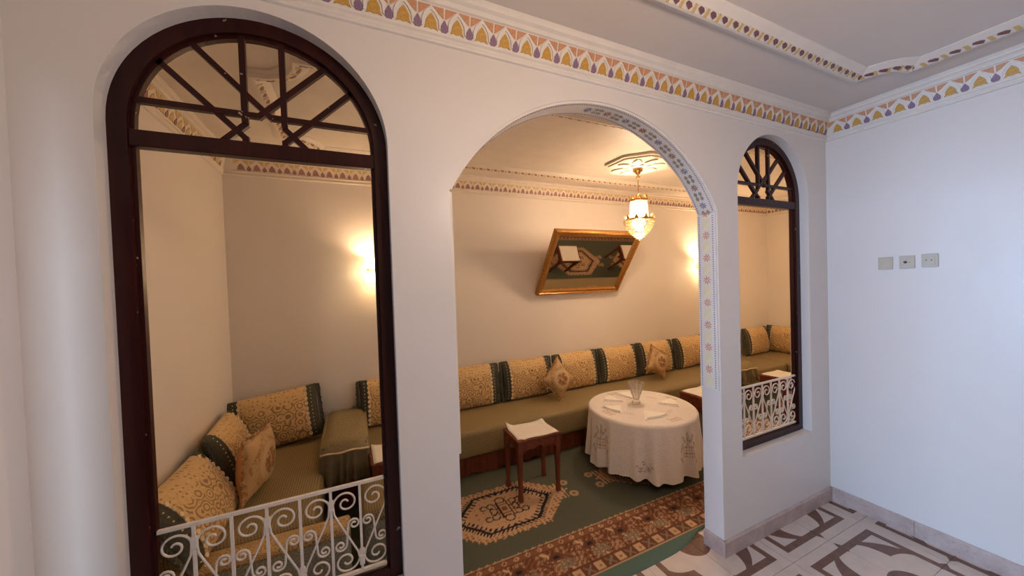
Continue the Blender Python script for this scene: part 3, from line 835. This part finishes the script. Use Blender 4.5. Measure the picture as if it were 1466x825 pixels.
def build_cushion_meshes():
    vs = np.sin(np.linspace(-1, 1, 15)*PI/2)
    e = 0.76
    mid = joined([cushion_pts(np.linspace(-e, e, 17), vs, CW, CH, CT, s) for s in (-1, 1)], 'cover', M['brocade'])
    bands = []
    for sg in (-1, 1):
        us = sg*np.array([e, 0.82, 0.88, 0.93, 0.97, 0.99, 1.0])
        bands.append(joined([cushion_pts(us, vs, CW, CH, CT*1.01, s) for s in (-1, 1)], 'end_band', M['green_fabric']))
    beads = MB()
    for sg in (-1, 1):
        for u_, n_, rr in ((0.735, 10, 0.0125), (0.86, 13, 0.004)):
            for k in range(n_):
                v_ = -0.86+1.72*k/(n_-1)
                P, _ = cushion_pts(np.array([sg*u_]), np.array([v_]), CW, CH, CT, -1); p = P[0, 0]
                c = [(rr*math.cos(2*PI*j/8), rr*math.sin(2*PI*j/8)) for j in range(8)]
                beads.prism([(p[0]+a, p[2]+b) for a, b in c], p[1]-0.0035, p[1]+0.001)
    beads = beads.mesh('bead_rows', M['bead'])
    fr = MB()
    for sg in (-1, 1):
        z = -CH/2
        while z < CH/2:
            v_ = min(1, max(-1, z/(CH/2)))
            fr.tube([(sg*(CW/2*0.985), 0, z), (sg*(CW/2+0.020+0.006*random.random()), 0.006*random.uniform(-1, 1), z-0.004)], [0.0055, 0.0075], 4); z += 0.0105
    fr = fr.mesh('tassel_fringe', M['green_fabric'])
    return mid, bands, beads, fr
CUSH = build_cushion_meshes()
def cushion(label, loc, rz, lean, roll=0, scale=1.0, sx=1.0, group='gold brocade back cushions'):
    """loc: middle of the bottom edge"""
    root = place('brocade_cushion', None, None, (0, 0, 0), None, None, None, label, 'cushion', group)
    root.scale = (scale*sx, scale, scale)
    R = Matrix.Rotation(rz, 4, 'Z') @ Matrix.Rotation(-lean, 4, 'X') @ Matrix.Rotation(roll, 4, 'Y')
    o = Vector(loc) + (R @ Vector((0, 0, CH/2*scale)))
    root.location = o; root.rotation_euler = R.to_euler()
    mid, bands, beads, fr = CUSH
    place('cover', mid, root); place('end_band', bands[0], root); place('end_band', bands[1], root)
    place('bead_rows', beads, root, kind='stuff'); place('tassel_fringe', fr, root, kind='stuff')
    return root
ZS = 0.404
back = [(0.285, 'gold brocade cushion on the banquette behind the near window frame'),
        (0.985, 'gold brocade cushion at the edge of the near pier, behind the front stool'),
        (1.60, 'gold brocade cushion on the stool side of the first tilted throw pillow'),
        (2.215, 'gold brocade cushion just beyond the first tilted throw pillow'),
        (2.80, 'gold brocade cushion straight behind the glass vase'),
        (3.39, 'gold brocade cushion behind the second tilted throw pillow'),
        (4.02, 'gold brocade cushion partly cut off by the painted jamb of the arch'),
        (5.42, 'gold brocade cushion at the corner end of the back wall, seen through the far window')]
for i, (x, lab) in enumerate(back):
    cushion(lab, (x, 3.185, ZS), random.uniform(-0.03, 0.03), 0.16, random.uniform(-0.012, 0.012), 1.02, 0.97)
cushion('large gold brocade cushion tilted in the corner of the end wall', (-0.55, 3.115, ZS+0.01), 0.06, 0.30, -0.10, 1.04)
cushion('gold brocade cushion on the end wall next to the corner one', (-0.695, 2.765, ZS), PI/2+0.05, 0.30, 0, 1.0, 0.95)
cushion('nearest gold brocade cushion on the end wall, behind the white railing', (-0.640, 2.15, ZS), PI/2-0.03, 0.50, 0.0, 0.98, 1.02)
cushion('gold brocade cushion on the far end wall beside the room corner', (5.785, 2.99, ZS), -PI/2, 0.16, 0, 1.02)
cushion('gold brocade cushion on the far end wall, second from the room corner', (5.785, 2.36, ZS), -PI/2, 0.16, 0, 1.02)

def throw_meshes():
    W = 0.30
    us = np.sin(np.linspace(-1, 1, 19)*PI/2)
    f = []
    for s, m_, nm in ((-1, M['throw'], 'embroidered_face'), (1, M['peach'], 'satin_back')):
        U, V = np.meshgrid(us, us, indexing='ij')
        prof = np.clip(1-np.abs(U)**2.4, 0, 1)**0.6*np.clip(1-np.abs(V)**2.4, 0, 1)**0.6
        k = 1-0.14*(1-np.abs(V)**1.5)*np.abs(U)**2; k2 = 1-0.14*(1-np.abs(U)**1.5)*np.abs(V)**2
        P = np.stack([U*W/2*k, s*0.068*prof, V*W/2*k2], -1)
        # turn 45 deg so that the pattern's axes follow the diagonals
        c = math.cos(PI/4); Q = P.copy(); Q[..., 0] = c*(P[..., 0]-P[..., 2]); Q[..., 2] = c*(P[..., 0]+P[..., 2])
        f.append((nm, joined([(Q, np.stack([U, V], -1))], nm, m_)))
    fr = MB(); n = 120
    for k in range(4):
        for q in range(26):
            t = -1+2*(q+0.5)/26; e = 1-0.14*(1-abs(t)**1.5)
            a = [(t, e), (e, -t), (-t, -e), (-e, t)][k]; x, z = a[0]*W/2, a[1]*W/2
            c = math.cos(PI/4); p = (c*(x-z), 0, c*(x+z)); d = Vector(p).normalized()*0.014
            fr.tube([p, (p[0]+d.x, 0.004*random.uniform(-1, 1), p[2]+d.z)], [0.005, 0.0065], 4)
    f.append(('cord_fringe', fr.mesh('cord_fringe', M['throw'])))
    return f
THROW = throw_meshes()
def throw_pillow(label, c, rot, sc=1.0):
    root = place('throw_pillow', None, None, c, rot, (sc, sc, sc), None, label, 'cushion', 'embroidered throw pillows')
    for nm, me in THROW: place(nm, me, root, kind='stuff' if nm == 'cord_fringe' else None)
throw_pillow('cream embroidered throw pillow standing on its corner nearer the front stool', (1.84, 2.985, ZS+0.20), (-0.22, 0.10, 0.10))
throw_pillow('cream embroidered throw pillow standing on its corner beyond the glass vase', (3.19, 2.985, ZS+0.20), (-0.22, -0.22, 0.10))
throw_pillow('embroidered throw pillow with peach satin back between the end wall cushions', (-0.55, 2.46, ZS+0.20), (0.06, PI/4+0.06, PI/2-0.12), 1.15)

# draped armrests
def armrest(name, label, x0, x1, y0, y1, z1, zskirt):
    root = thing(name, label, 'armrest', ((x0+x1)/2, y0, ZS))
    w2 = (x1-x0)/2; d = y1-y0; h = z1-ZS
    # draped top: profile rounds over the front edge
    prof = [(d, 0.0), (d, h*0.7), (d-0.03, h)] + [(d*k, h+0.006*math.sin(k*9)) for k in (0.7, 0.4, 0.2)] + [(0.05, h-0.006), (0.015, h-0.03), (0.0, h-0.07)]
    n = 9; vs = []
    P = np.zeros((len(prof), n, 3))
    for i, (yy, zz) in enumerate(prof):
        for j in range(n):
            u = -1+2*j/(n-1); e = 1-0.05*(abs(u)**6)
            P[i, j] = (u*w2, yy, zz*e - 0.03*abs(u)**8)
    place('cover_cloth', grid_mesh('cover_cloth', P, M['armrest']), root)
    for s in (-1, 1):
        side = [(d, -0.02), (d, h*0.7), (d-0.03, h-0.03), (d*0.4, h-0.03), (0.05, h-0.035), (0.0, h-0.09), (0.0, -0.02)]
        ob('cover_side', MB().prism(side, s*w2*0.97-0.01, s*w2*0.97+0.01, lambda a, b, t: (t, a, b)), M['armrest'], root)
    ob('core', MB().box((-w2*0.93, 0.02, 0.0), (w2*0.93, d, h-0.04)), M['skirt'], root)
    ob('trim_cord', MB().tube([(w2*1.02*(-1+2*k/12), -0.006, h-0.072+0.004*math.sin(k)) for k in range(13)], 0.007, 6), M['bead'], root, smooth=True)
    nn = 60; P = np.zeros((nn, 6, 3))
    for i in range(nn):
        u = -1+2*i/(nn-1)
        for j in range(6):
            f = j/5; P[i, j] = (u*w2*(1.0+0.03*f), -0.008-0.016*f*(1+math.sin(u*17+1.5*math.sin(u*5)))-0.012*f, (h-0.074)*(1-f)+(zskirt-ZS)*f)
    sk = grid_mesh('pleated_skirt', P, M['skirt']); place('pleated_skirt', sk, root)
    return root
armrest('draped_armrest', 'olive draped armrest cushion with pleated skirt at the near end of the back banquette', -0.235, 0.055, 2.575, 3.27, 0.575, 0.315)
armrest('draped_armrest', 'olive draped armrest cushion by the far corner, seen past the corner window', 4.08, 4.38, 2.60, 3.05, 0.535, 0.315)

# upholstered block at the open end of the corner banquette
eb = thing('end_cushion', 'grey-green damask cushion standing on edge with a gold top strip, just inside the railing', 'cushion', (-0.345, 1.975, 0))
me = MB().box((-0.40, -0.048, 0.0), (0.285, 0.055, 0.372)).mesh('cushion_body', M['green_damask'], False, 0.03); me.polygons.foreach_set('use_smooth', [True]*len(me.polygons))
place('cushion_body', me, eb)
me = MB().box((-0.40, -0.052, 0.352), (0.285, 0.060, 0.400)).mesh('gold_top_strip', M['gold_strip'], False, 0.015); me.polygons.foreach_set('use_smooth', [True]*len(me.polygons))
place('gold_top_strip', me, eb)
po = thing('square_pouf', 'olive upholstered pouf with green damask sides beside the near pier', 'pouf', (0.225, 2.14, 0.010))
me = MB().box((-0.225, -0.165, 0.03), (0.225, 0.165, 0.36)).mesh('pouf_body', M['green_damask'], False, 0.03); me.polygons.foreach_set('use_smooth', [True]*len(me.polygons)); place('pouf_body', me, po)
me = MB().box((-0.232, -0.172, 0.33), (0.232, 0.172, 0.402)).mesh('pouf_top', M['sofa'], False, 0.028); me.polygons.foreach_set('use_smooth', [True]*len(me.polygons)); place('pouf_top', me, po)
for a in (-0.19, 0.19):
    for b in (-0.13, 0.13): ob('foot', MB().lathe([(0.018, 0.002), (0.022, 0.034)], 10, (a, b, 0)), M['red_timber'], po)

# ------------------------------------------------------------------ carved stools with sheets of paper
def stool_meshes():
    W, D, Hh = 0.345, 0.255, 0.45
    top = MB().box((-W/2-0.008, -D/2-0.008, Hh-0.022), (W/2+0.008, D/2+0.008, Hh)).mesh('stool_top', M['red_timber'], False, 0.006)
    leg = MB()
    prof = [(0.0, 0.015), (0.03, 0.016), (0.06, 0.013), (0.17, 0.0145), (0.30, 0.0180), (0.34, 0.0195), (0.43, 0.0195)]
    n = len(prof); vs = []
    for z, r in prof: vs += [(-r, -r, z), (r, -r, z), (r, r, z), (-r, r, z)]
    fs = [(3, 2, 1, 0), tuple(range(4*(n-1), 4*n))]
    for i in range(n-1):
        for j in range(4): fs.append((4*i+j, 4*i+(j+1) % 4, 4*i+4+(j+1) % 4, 4*i+4+j))
    leg.add(vs, fs); leg = leg.mesh('leg', M['red_timber'], False, 0.002)
    def apron(L):
        lo = []; n = 24
        for i in range(n+1):
            x = -L/2+L*i/n; u = abs(x)/(L/2)
            lo.append((x, Hh-0.022-0.050-0.034*u**2.5+0.009*math.cos(u*10)))
        mb = MB().ribbon(lo, [(x, Hh-0.022) for x, _ in lo], -0.008, 0.008)
        for k in (-0.6, -0.2, 0.2, 0.6):
            c = k*L/2; mb.prism([(c-0.022, Hh-0.048), (c, Hh-0.038), (c+0.022, Hh-0.048), (c, Hh-0.057)], -0.012, -0.006)
        return mb.mesh('apron', M['red_timber'])
    return W, D, Hh, top, leg, apron(W-0.03), apron(D-0.03)
ST = stool_meshes()
def paper_mesh(W, D, curls):
    nu, nv = 15, 12
    U, V = np.meshgrid(np.linspace(-1, 1, nu), np.linspace(-1, 1, nv), indexing='ij')
    z = 0.004+0.002*np.sin(U*4+V*3)
    for cx, cy, hgt in curls:
        d = np.clip(1-np.hypot(U-cx, V-cy)/0.55, 0, 1); z = z+hgt*d**2
    z = z - 0.02*np.clip((np.hypot(U, V)-1.2)/0.2, 0, 1)*0
    P = np.stack([U*W/2*(1-0.02*V), V*D/2, z], -1)
    me = grid_mesh('paper_sheet', P, M['paper'])
    bm = bmesh.new(); bm.from_mesh(me); bmesh.ops.solidify(bm, geom=bm.faces[:], thickness=0.0015); bm.to_mesh(me); bm.free()
    return me
def stool(x, y, rz, label, plabel, curls, prz=0.0):
    W, D, Hh, top, leg, ap1, ap2 = ST
    root = thing('carved_stool', label, 'stool', (x, y, 0.011), rz, 'small carved stools of the salon')
    place('stool_top', top, root)
    for a in (-1, 1):
        for b in (-1, 1): place('leg', leg, root, (a*(W/2-0.016), b*(D/2-0.016), 0))
    place('apron', ap1, root, (0, -D/2+0.008, 0)); place('apron', ap1, root, (0, D/2-0.008, 0), (0, 0, PI))
    place('apron', ap2, root, (-W/2+0.008, 0, 0), (0, 0, -PI/2)); place('apron', ap2, root, (W/2-0.008, 0, 0), (0, 0, PI/2))
    p = place('paper_sheet', paper_mesh(W*0.93, D*1.0, curls), None, (x, y, Hh+0.0115), (0, 0, rz+prz), None, None, plabel, 'paper', 'sheets of paper lying on the stools')
    return root
stool(1.195, 2.357, 0.0, 'carved red-brown stool on the rug medallion in front of the arch', 'white sheet with curled corners on the stool in front of the arch', ((-1, 1, 0.042), (1, 0.9, 0.016), (-0.9, -1, -0.010)), -0.02)
stool(0.235, 2.52, 0.04, 'carved red-brown stool behind the pouf, mostly hidden by the near window frame', 'white sheet on the stool behind the pouf', ((-1, 1, 0.02),))
stool(3.07, 2.31, 0.0, 'carved red-brown stool beyond the round table at the edge of the arch', 'white sheet on the stool beyond the round table', ((1, 1, 0.02),))
stool(4.30, 2.28, 0.0, 'carved red-brown stool farthest away, seen through the corner railing', 'white sheet on the farthest stool behind the corner railing', ((1, -1, 0.02),))

# ------------------------------------------------------------------ round table
TX, TY, TZ, TR = 2.185, 2.238, 0.505, 0.432
tb = thing('round_table', 'round low table on black castors hidden under a white cloth', 'table', (TX, TY, 0.011))
ob('table_top', MB().lathe([(TR-0.015, TZ-0.04), (TR-0.008, TZ-0.03), (TR-0.008, TZ-0.018)], 40), M['red_timber'], tb)
ob('pedestal', MB().lathe([(0.12, 0.09), (0.07, 0.12), (0.05, 0.25), (0.07, 0.40), (0.14, TZ-0.04)], 16), M['red_timber'], tb, smooth=True)
for k, a in enumerate((-2.32, -0.72, 0.85, 2.42, )):
    c, s = math.cos(a), math.sin(a)
    lg = ob('leg', MB().tube([(0.05*c, 0.05*s, 0.13), (0.20*c, 0.20*s, 0.11), (0.33*c, 0.33*s, 0.045)], [0.022, 0.02, 0.016], 6), M['red_timber'], tb)
    ob('castor', MB().lathe([(0.014, -0.010), (0.021, -0.008), (0.021, 0.008), (0.014, 0.010)], 14), M['rubber'], lg, loc=(0.335*c, 0.335*s, 0.0215), rot=(PI/2, 0, a))
def table_cloth():
    NA = 420; hem = 0.105
    A = np.linspace(0, 2*PI, NA, endpoint=False)
    rads = list(np.linspace(0.004, TR-0.02, 52)); nd = 46
    P = []; C = []
    white = np.array((0.80, 0.74, 0.69)); br = np.array((0.40, 0.25, 0.15)); sh = np.array((0.72, 0.61, 0.53))
    def top_col(r, a):
        x, y = r*np.cos(a), r*np.sin(a); c = np.repeat(white[None], len(a), 0)
        for k in range(4):
            th = -PI/2+k*PI/2; ux, uy = np.cos(th), np.sin(th); p = x*ux+y*uy; q = -x*uy+y*ux
            m = (np.abs(p-0.345) < 0.028) & (np.abs(q) < 0.060)
            g = m & ((np.abs(((p-0.345)/0.019) % 1-0.5) < 0.30) & (np.abs((q/0.019) % 1-0.5) < 0.30)); c[g] = br
        for k in range(8):
            th = k*PI/4+PI/8; ux, uy = np.cos(th), np.sin(th); p = x*ux+y*uy; q = -x*uy+y*ux
            m = (((p-0.235)/0.020)**2+(q/0.055)**2 < 1) & (np.sin(q*190)*np.sin(p*230) > 0.0); c[m] = sh*0.9
        return c
    def side_col(a, s):
        """s: drop below the edge in metres"""
        c = np.repeat(white[None], len(a), 0)
        for k in range(4):
            th = PI+0.04+k*PI/2
            q = ((a-th+PI) % (2*PI)-PI)*TR; v = s-0.20
            m = (np.maximum(np.abs(q)/0.040, np.abs(v)/0.042) < 1); g = m & (np.abs((q/0.0155) % 1-0.5) < 0.30) & (np.abs((v/0.0155) % 1-0.5) < 0.30); c[g] = br
            for dx, dy, ax in ((-0.055, -0.045, 1), (0.055, -0.045, -1), (0.0, -0.075, 0), (-0.06, 0.055, -1), (0.06, 0.055, 1), (0.0, -0.12, 0), (0.03, -0.10, 1), (-0.035, -0.10, -1)):
                e = (((q-dx)+ax*(v-dy)*0.6)/0.010)**2+((v-dy)/0.030)**2
                c[(e < 1) & (e > 0.12)] = sh*0.62
            e = np.hypot(q-0.345, (s-0.30)*1.2); c[(e < 0.060) & (np.sin(q*120+2*np.sin(s*70))*np.sin(s*150) > 0.25)] = sh*0.66
        return c
    for r in rads: P.append(np.stack([r*np.cos(A), r*np.sin(A), np.full(NA, 0.004)+0*A], -1)); C.append(top_col(np.full(NA, r), A))
    fold = 0.55*np.sin(A*17+0.8*np.sin(A*3))+0.35*np.sin(A*26+1.3)+0.25*np.sin(A*9+0.5)
    D = TZ-hem
    for i in range(1, nd+1):
        t = i/nd; s = D*max(0, (t-0.12)/0.88)
        if t <= 0.12:
            an = t/0.12*PI/2; rr = TR-0.02+0.024*math.sin(an); z = 0.004-0.024*(1-math.cos(an)); P.append(np.stack([rr*np.cos(A), rr*np.sin(A), np.full(NA, z)], -1)); C.append(np.repeat(white[None], NA, 0))
        else:
            f = s/D; rr = TR+0.004+0.022*f+fold*0.034*f**0.85
            z = -0.020-(D-0.02)*f + 0.010*f*np.sin(A*5+2) - 0.004*fold*f
            P.append(np.stack([rr*np.cos(A), rr*np.sin(A), z], -1)); C.append(side_col(A, np.full(NA, s)))
    P = np.array(P).transpose(1, 0, 2); C = np.array(C).transpose(1, 0, 2)
    me = grid_mesh('tablecloth', P, M['cloth'], None, C, closed_u=True)
    place('tablecloth', me, None, (TX, TY, TZ+0.002), label='round white cutwork cloth draped over the low table', cat='tablecloth')
table_cloth()
# napkins
def napkin(th, r, label, rz, W=0.15):
    pts = [(-W, -0.045), (W*0.15, -0.060), (W, -0.045), (0.0, 0.105)]
    mb = MB().prism(pts, 0, 0.004, lambda a, b, t: (a*0.8, b, t))
    root = thing('folded_napkin', label, 'napkin', (TX+r*math.cos(th), TY+r*math.sin(th), TZ+0.0075), rz, 'folded napkins on the round table')
    ob('lower_fold', mb, M['linen'], root)
    up = [(-W*0.80, -0.040), (W*0.10, -0.054), (W*0.84, -0.040), (0.01, 0.094)]
    ob('upper_fold', MB().prism(up, 0, 0.004, lambda a, b, t: (a*0.8, b, 0.0043+t*(1.0+max(0, 0.09-b)*14))), M['linen'], root)
napkin(-1.95, 0.235, 'white folded napkin at the near side of the table', -0.05)
napkin(2.98, 0.255, 'white folded napkin on the table side facing the front stool', -1.25, 0.12)
napkin(-0.35, 0.255, 'white folded napkin on the table side facing the arch jamb', 1.1, 0.12)
napkin(1.25, 0.26, 'white folded napkin at the far side of the table behind the vase', 2.9, 0.12)
napkin(2.05, 0.26, 'white folded napkin beside the vase towards the diamond pillow', -2.6, 0.10)
va = thing('glass_vase', 'clear cut glass vase flaring to its rim in the middle of the table', 'vase', (TX-0.005, TY+0.045, TZ+0.007))
ob('vase_body', MB().lathe([(0.034, 0.0), (0.036, 0.010), (0.024, 0.030), (0.034, 0.075), (0.066, 0.185), (0.062, 0.187), (0.030, 0.080), (0.016, 0.040), (0.0005, 0.036)], 24), M['vase'], va, smooth=False)
for k in range(10):
    a = 2*PI*k/10; c, s = math.cos(a), math.sin(a)
    ob('cut_rib', MB().tube([(0.036*c, 0.036*s, 0.08), (0.052*c, 0.052*s, 0.135), (0.066*c, 0.066*s, 0.18)], 0.0028, 4), M['vase'], va)

# ------------------------------------------------------------------ mirror leaning out from the back wall
def mirror():
    lean = math.atan2(0.44, 0.64)
    L, W = 0.765, 1.10
    root = place('gilt_mirror', None, None, (2.318, 3.283, 1.452), (lean, 0, 0), None, None, 'gilt framed mirror hung leaning out over the banquette', 'mirror')
    fw = 0.068
    # local: x across, z up the mirror, -y towards the room
    prof = [(0.0, 0.018), (0.0, -0.020), (0.010, -0.034), (0.022, -0.036), (0.030, -0.026), (0.046, -0.022), (0.058, -0.012), (fw, -0.006), (fw, 0.018)]
    C = [(-W/2, 0), (W/2, 0), (W/2, L), (-W/2, L)]
    inw = [(1, 1), (-1, 1), (-1, -1), (1, -1)]
    for i in range(4):
        j = (i+1) % 4; p, q, a, b = C[i], C[j], inw[i], inw[j]
        ob('frame_side', MB().sweep(prof, lambda d, y: (p[0]+a[0]*d, y, p[1]+a[1]*d), lambda d, y: (q[0]+b[0]*d, y, q[1]+b[1]*d)), M['gilt'], root)
    beads = MB()
    def bead_line(p, q, n):
        for k in range(n):
            t = (k+0.5)/n; x = p[0]+(q[0]-p[0])*t; z = p[1]+(q[1]-p[1])*t
            beads.add([(x-0.011, -0.034, z), (x, -0.034, z-0.008), (x+0.011, -0.034, z), (x, -0.034, z+0.008), (x, -0.044, z)], [(0, 1, 4), (1, 2, 4), (2, 3, 4), (3, 0, 4), (3, 2, 1, 0)])
    d = 0.016
    bead_line((-W/2+d, d), (W/2-d, d), 42); bead_line((W/2-d, d), (W/2-d, L-d), 30); bead_line((W/2-d, L-d), (-W/2+d, L-d), 42); bead_line((-W/2+d, L-d), (-W/2+d, d), 30)
    ob('carved_beading', beads, M['gilt'], root, kind='stuff')
    ob('backing', MB().box((-W/2+0.02, 0.006, 0.02), (W/2-0.02, 0.016, L-0.02)), M['red_timber'], root)
    ob('mirror_glass', MB().box((-W/2+fw-0.008, -0.004, fw-0.008), (W/2-fw+0.008, 0.004, L-fw+0.008)), M['mirror'], root)
mirror()

# ------------------------------------------------------------------ sconces, chandelier, ceiling medallion
def sconce(c, label):
    root = thing('wall_sconce', label, 'wall lamp', (c[0], YB, c[2]), 0, 'lit wall sconces of the salon')
    ob('wall_disc', MB().lathe([(0.045, 0), (0.045, 0.008), (0.03, 0.016)], 20), M['brass'], root, rot=(PI/2, 0, 0))
    ob('arm', MB().tube([(0, -0.012, 0), (0, -0.075, 0), (0, -0.105, 0)], 0.006, 8), M['brass'], root)
    ob('holder', MB().lathe([(0.052, -0.006), (0.058, 0.0), (0.052, 0.006)], 24, (0, -0.105, 0)), M['brass'], root)
    for s, nm in ((1, 'upper_cup'), (-1, 'lower_cup')):
        pr = [(0.050, 0.012*s), (0.062, 0.040*s), (0.066, 0.080*s), (0.070, 0.105*s)]
        o = ob('glass_cup', MB().lathe(pr, 24, (0, -0.105, 0), cap=False), M['shade'], root, smooth=True)
        ob('bulb', MB().lathe([(0.004, 0.015*s), (0.014, 0.030*s), (0.018, 0.055*s), (0.010, 0.075*s), (0.001, 0.08*s)], 12, (0, -0.105, 0)), M['bulb'], o, smooth=True)
sconce(SCONCE[0], 'lit wall sconce on the back wall beside the near window frame')
sconce(SCONCE[1], 'lit wall sconce on the back wall beside the painted arch jamb')

md = thing('ceiling_medallion', 'octagonal carved plaster medallion above the chandelier', 'ceiling medallion', (CHX, CHY, ZC))
def octa(r): return [(r*math.cos(PI/8+k*PI/4), r*math.sin(PI/8+k*PI/4)) for k in range(8)]
hz = lambda a, b, t: (a, b, -t)
ob('octagon_plate', MB().prism(octa(0.305), 0, 0.022, hz), M['plaster_in'], md)
ob('octagon_step', MB().prism(octa(0.275), 0.02, 0.034, hz), M['plaster_in'], md)
pm_ = MB().prism([(0.075, 0), (0.13, 0.045), (0.205, 0.03), (0.235, 0), (0.205, -0.03), (0.13, -0.045)], 0.030, 0.046, hz).mesh('carved_petal', M['plaster_in'])
for k in range(8): place('carved_petal', pm_, md, (0, 0, 0), (0, 0, k*PI/4))
ob('rosette_hub', MB().lathe([(0.085, -0.03), (0.08, -0.046), (0.06, -0.052)], 24), M['plaster_in'], md)

ch = thing('crystal_chandelier', 'lit crystal chandelier hanging from the medallion', 'chandelier', (CHX, CHY, 0))
ob('ceiling_cup', MB().lathe([(0.010, 2.545), (0.022, 2.552), (0.026, 2.566), (0.040, 2.572), (0.046, 2.585), (0.044, 2.598)], 20), M['brass'], ch, smooth=True)
ob('ceiling_ball', MB().lathe([(0.002, 2.505), (0.016, 2.512), (0.020, 2.522), (0.016, 2.532), (0.002, 2.54)], 16), M['brass'], ch, smooth=True)
ob('suspension_rod', MB().tube([(0, 0, 2.51), (0, 0, 2.34)], 0.004, 8), M['brass'], ch)
ob('crown_ring', MB().lathe([(0.070, 2.295), (0.078, 2.297), (0.078, 2.312), (0.072, 2.318), (0.066, 2.305), (0.070, 2.295)], 28, cap=False), M['brass'], ch)
for k in range(8):
    a = 2*PI*k/8; c, s = math.cos(a), math.sin(a)
    ob('crown_loop', MB().tube([(c*0.074+ -s*q*0.022, s*0.074+c*q*0.022, 2.316+0.034*(1-q*q)) for q in (-1, -0.6, -0.2, 0.2, 0.6, 1)], 0.005, 5), M['brass'], ch)
    ob('crown_spoke', MB().tube([(c*0.072, s*0.072, 2.306), (0, 0, 2.345)], 0.003, 4), M['brass'], ch)
ob('lower_ring', MB().lathe([(0.124, 2.118), (0.134, 2.120), (0.134, 2.134), (0.126, 2.137), (0.118, 2.128), (0.124, 2.118)], 36, cap=False), M['brass'], ch)
for k in range(10):
    a = 2*PI*k/10; c, s = math.cos(a), math.sin(a)
    o = ob('ring_leaf', MB().add([(c*0.130-s*0.018, s*0.130+c*0.018, 2.134), (c*0.130+s*0.018, s*0.130-c*0.018, 2.134), (c*0.139, s*0.139, 2.172), (c*0.124, s*0.124, 2.140)], [(0, 1, 2), (0, 2, 3), (2, 1, 3), (0, 3, 1)]), M['brass'], ch)
    ob('ring_bead', MB().lathe([(0.001, -0.012), (0.011, 0), (0.001, 0.012)], 6, (c*0.120, s*0.120, 2.158)), M['crystal'], o)
for k in range(4):
    a = 2*PI*k/4; c, s = math.cos(a), math.sin(a)
    ob('inner_strut', MB().tube([(c*0.070, s*0.070, 2.298), (c*0.10, s*0.10, 2.20), (c*0.126, s*0.126, 2.125)], 0.0022, 4), M['brass'], ch)
def octab(mb, x, y, z, r, h): mb.add([(x+r, y, z), (x, y+r, z), (x-r, y, z), (x, y-r, z), (x, y, z+h), (x, y, z-h)], [(0, 1, 4), (1, 2, 4), (2, 3, 4), (3, 0, 4), (1, 0, 5), (2, 1, 5), (3, 2, 5), (0, 3, 5)])
shaft = MB()
for k in range(34):
    a = 2*PI*k/34
    for q in range(13):
        t = q/12; rr = 0.073+0.006*t+0.012*t**3; octab(shaft, rr*math.cos(a), rr*math.sin(a), 2.292-0.158*t, 0.0062, 0.0068)
ob('crystal_shaft', shaft, M['crystal'], ch, kind='stuff')
bowl = MB()
for q in range(11):
    t = q/10; rr = 0.131*(1-t**1.3)**0.85+0.006; z = 2.116-0.175*t**0.92; n = max(6, int(2*PI*rr/0.0165))
    for k in range(n):
        a = 2*PI*(k+0.5*(q % 2))/n; octab(bowl, rr*math.cos(a), rr*math.sin(a), z, 0.0072, 0.0098)
octab(bowl, 0, 0, 1.932, 0.012, 0.016)
ob('crystal_bowl', bowl, M['crystal_amber'], ch, kind='stuff')
for k, (dx, dy, z) in enumerate(((0.028, 0, 2.235), (-0.02, 0.024, 2.20), (-0.02, -0.024, 2.265), (0.05, 0.03, 2.095), (-0.05, 0.02, 2.095), (0.0, -0.055, 2.095))):
    ob('bulb', MB().lathe([(0.002, -0.028), (0.014, -0.018), (0.017, 0), (0.012, 0.018), (0.002, 0.026)], 10, (dx, dy, z)), M['bulb'], ch, smooth=True)
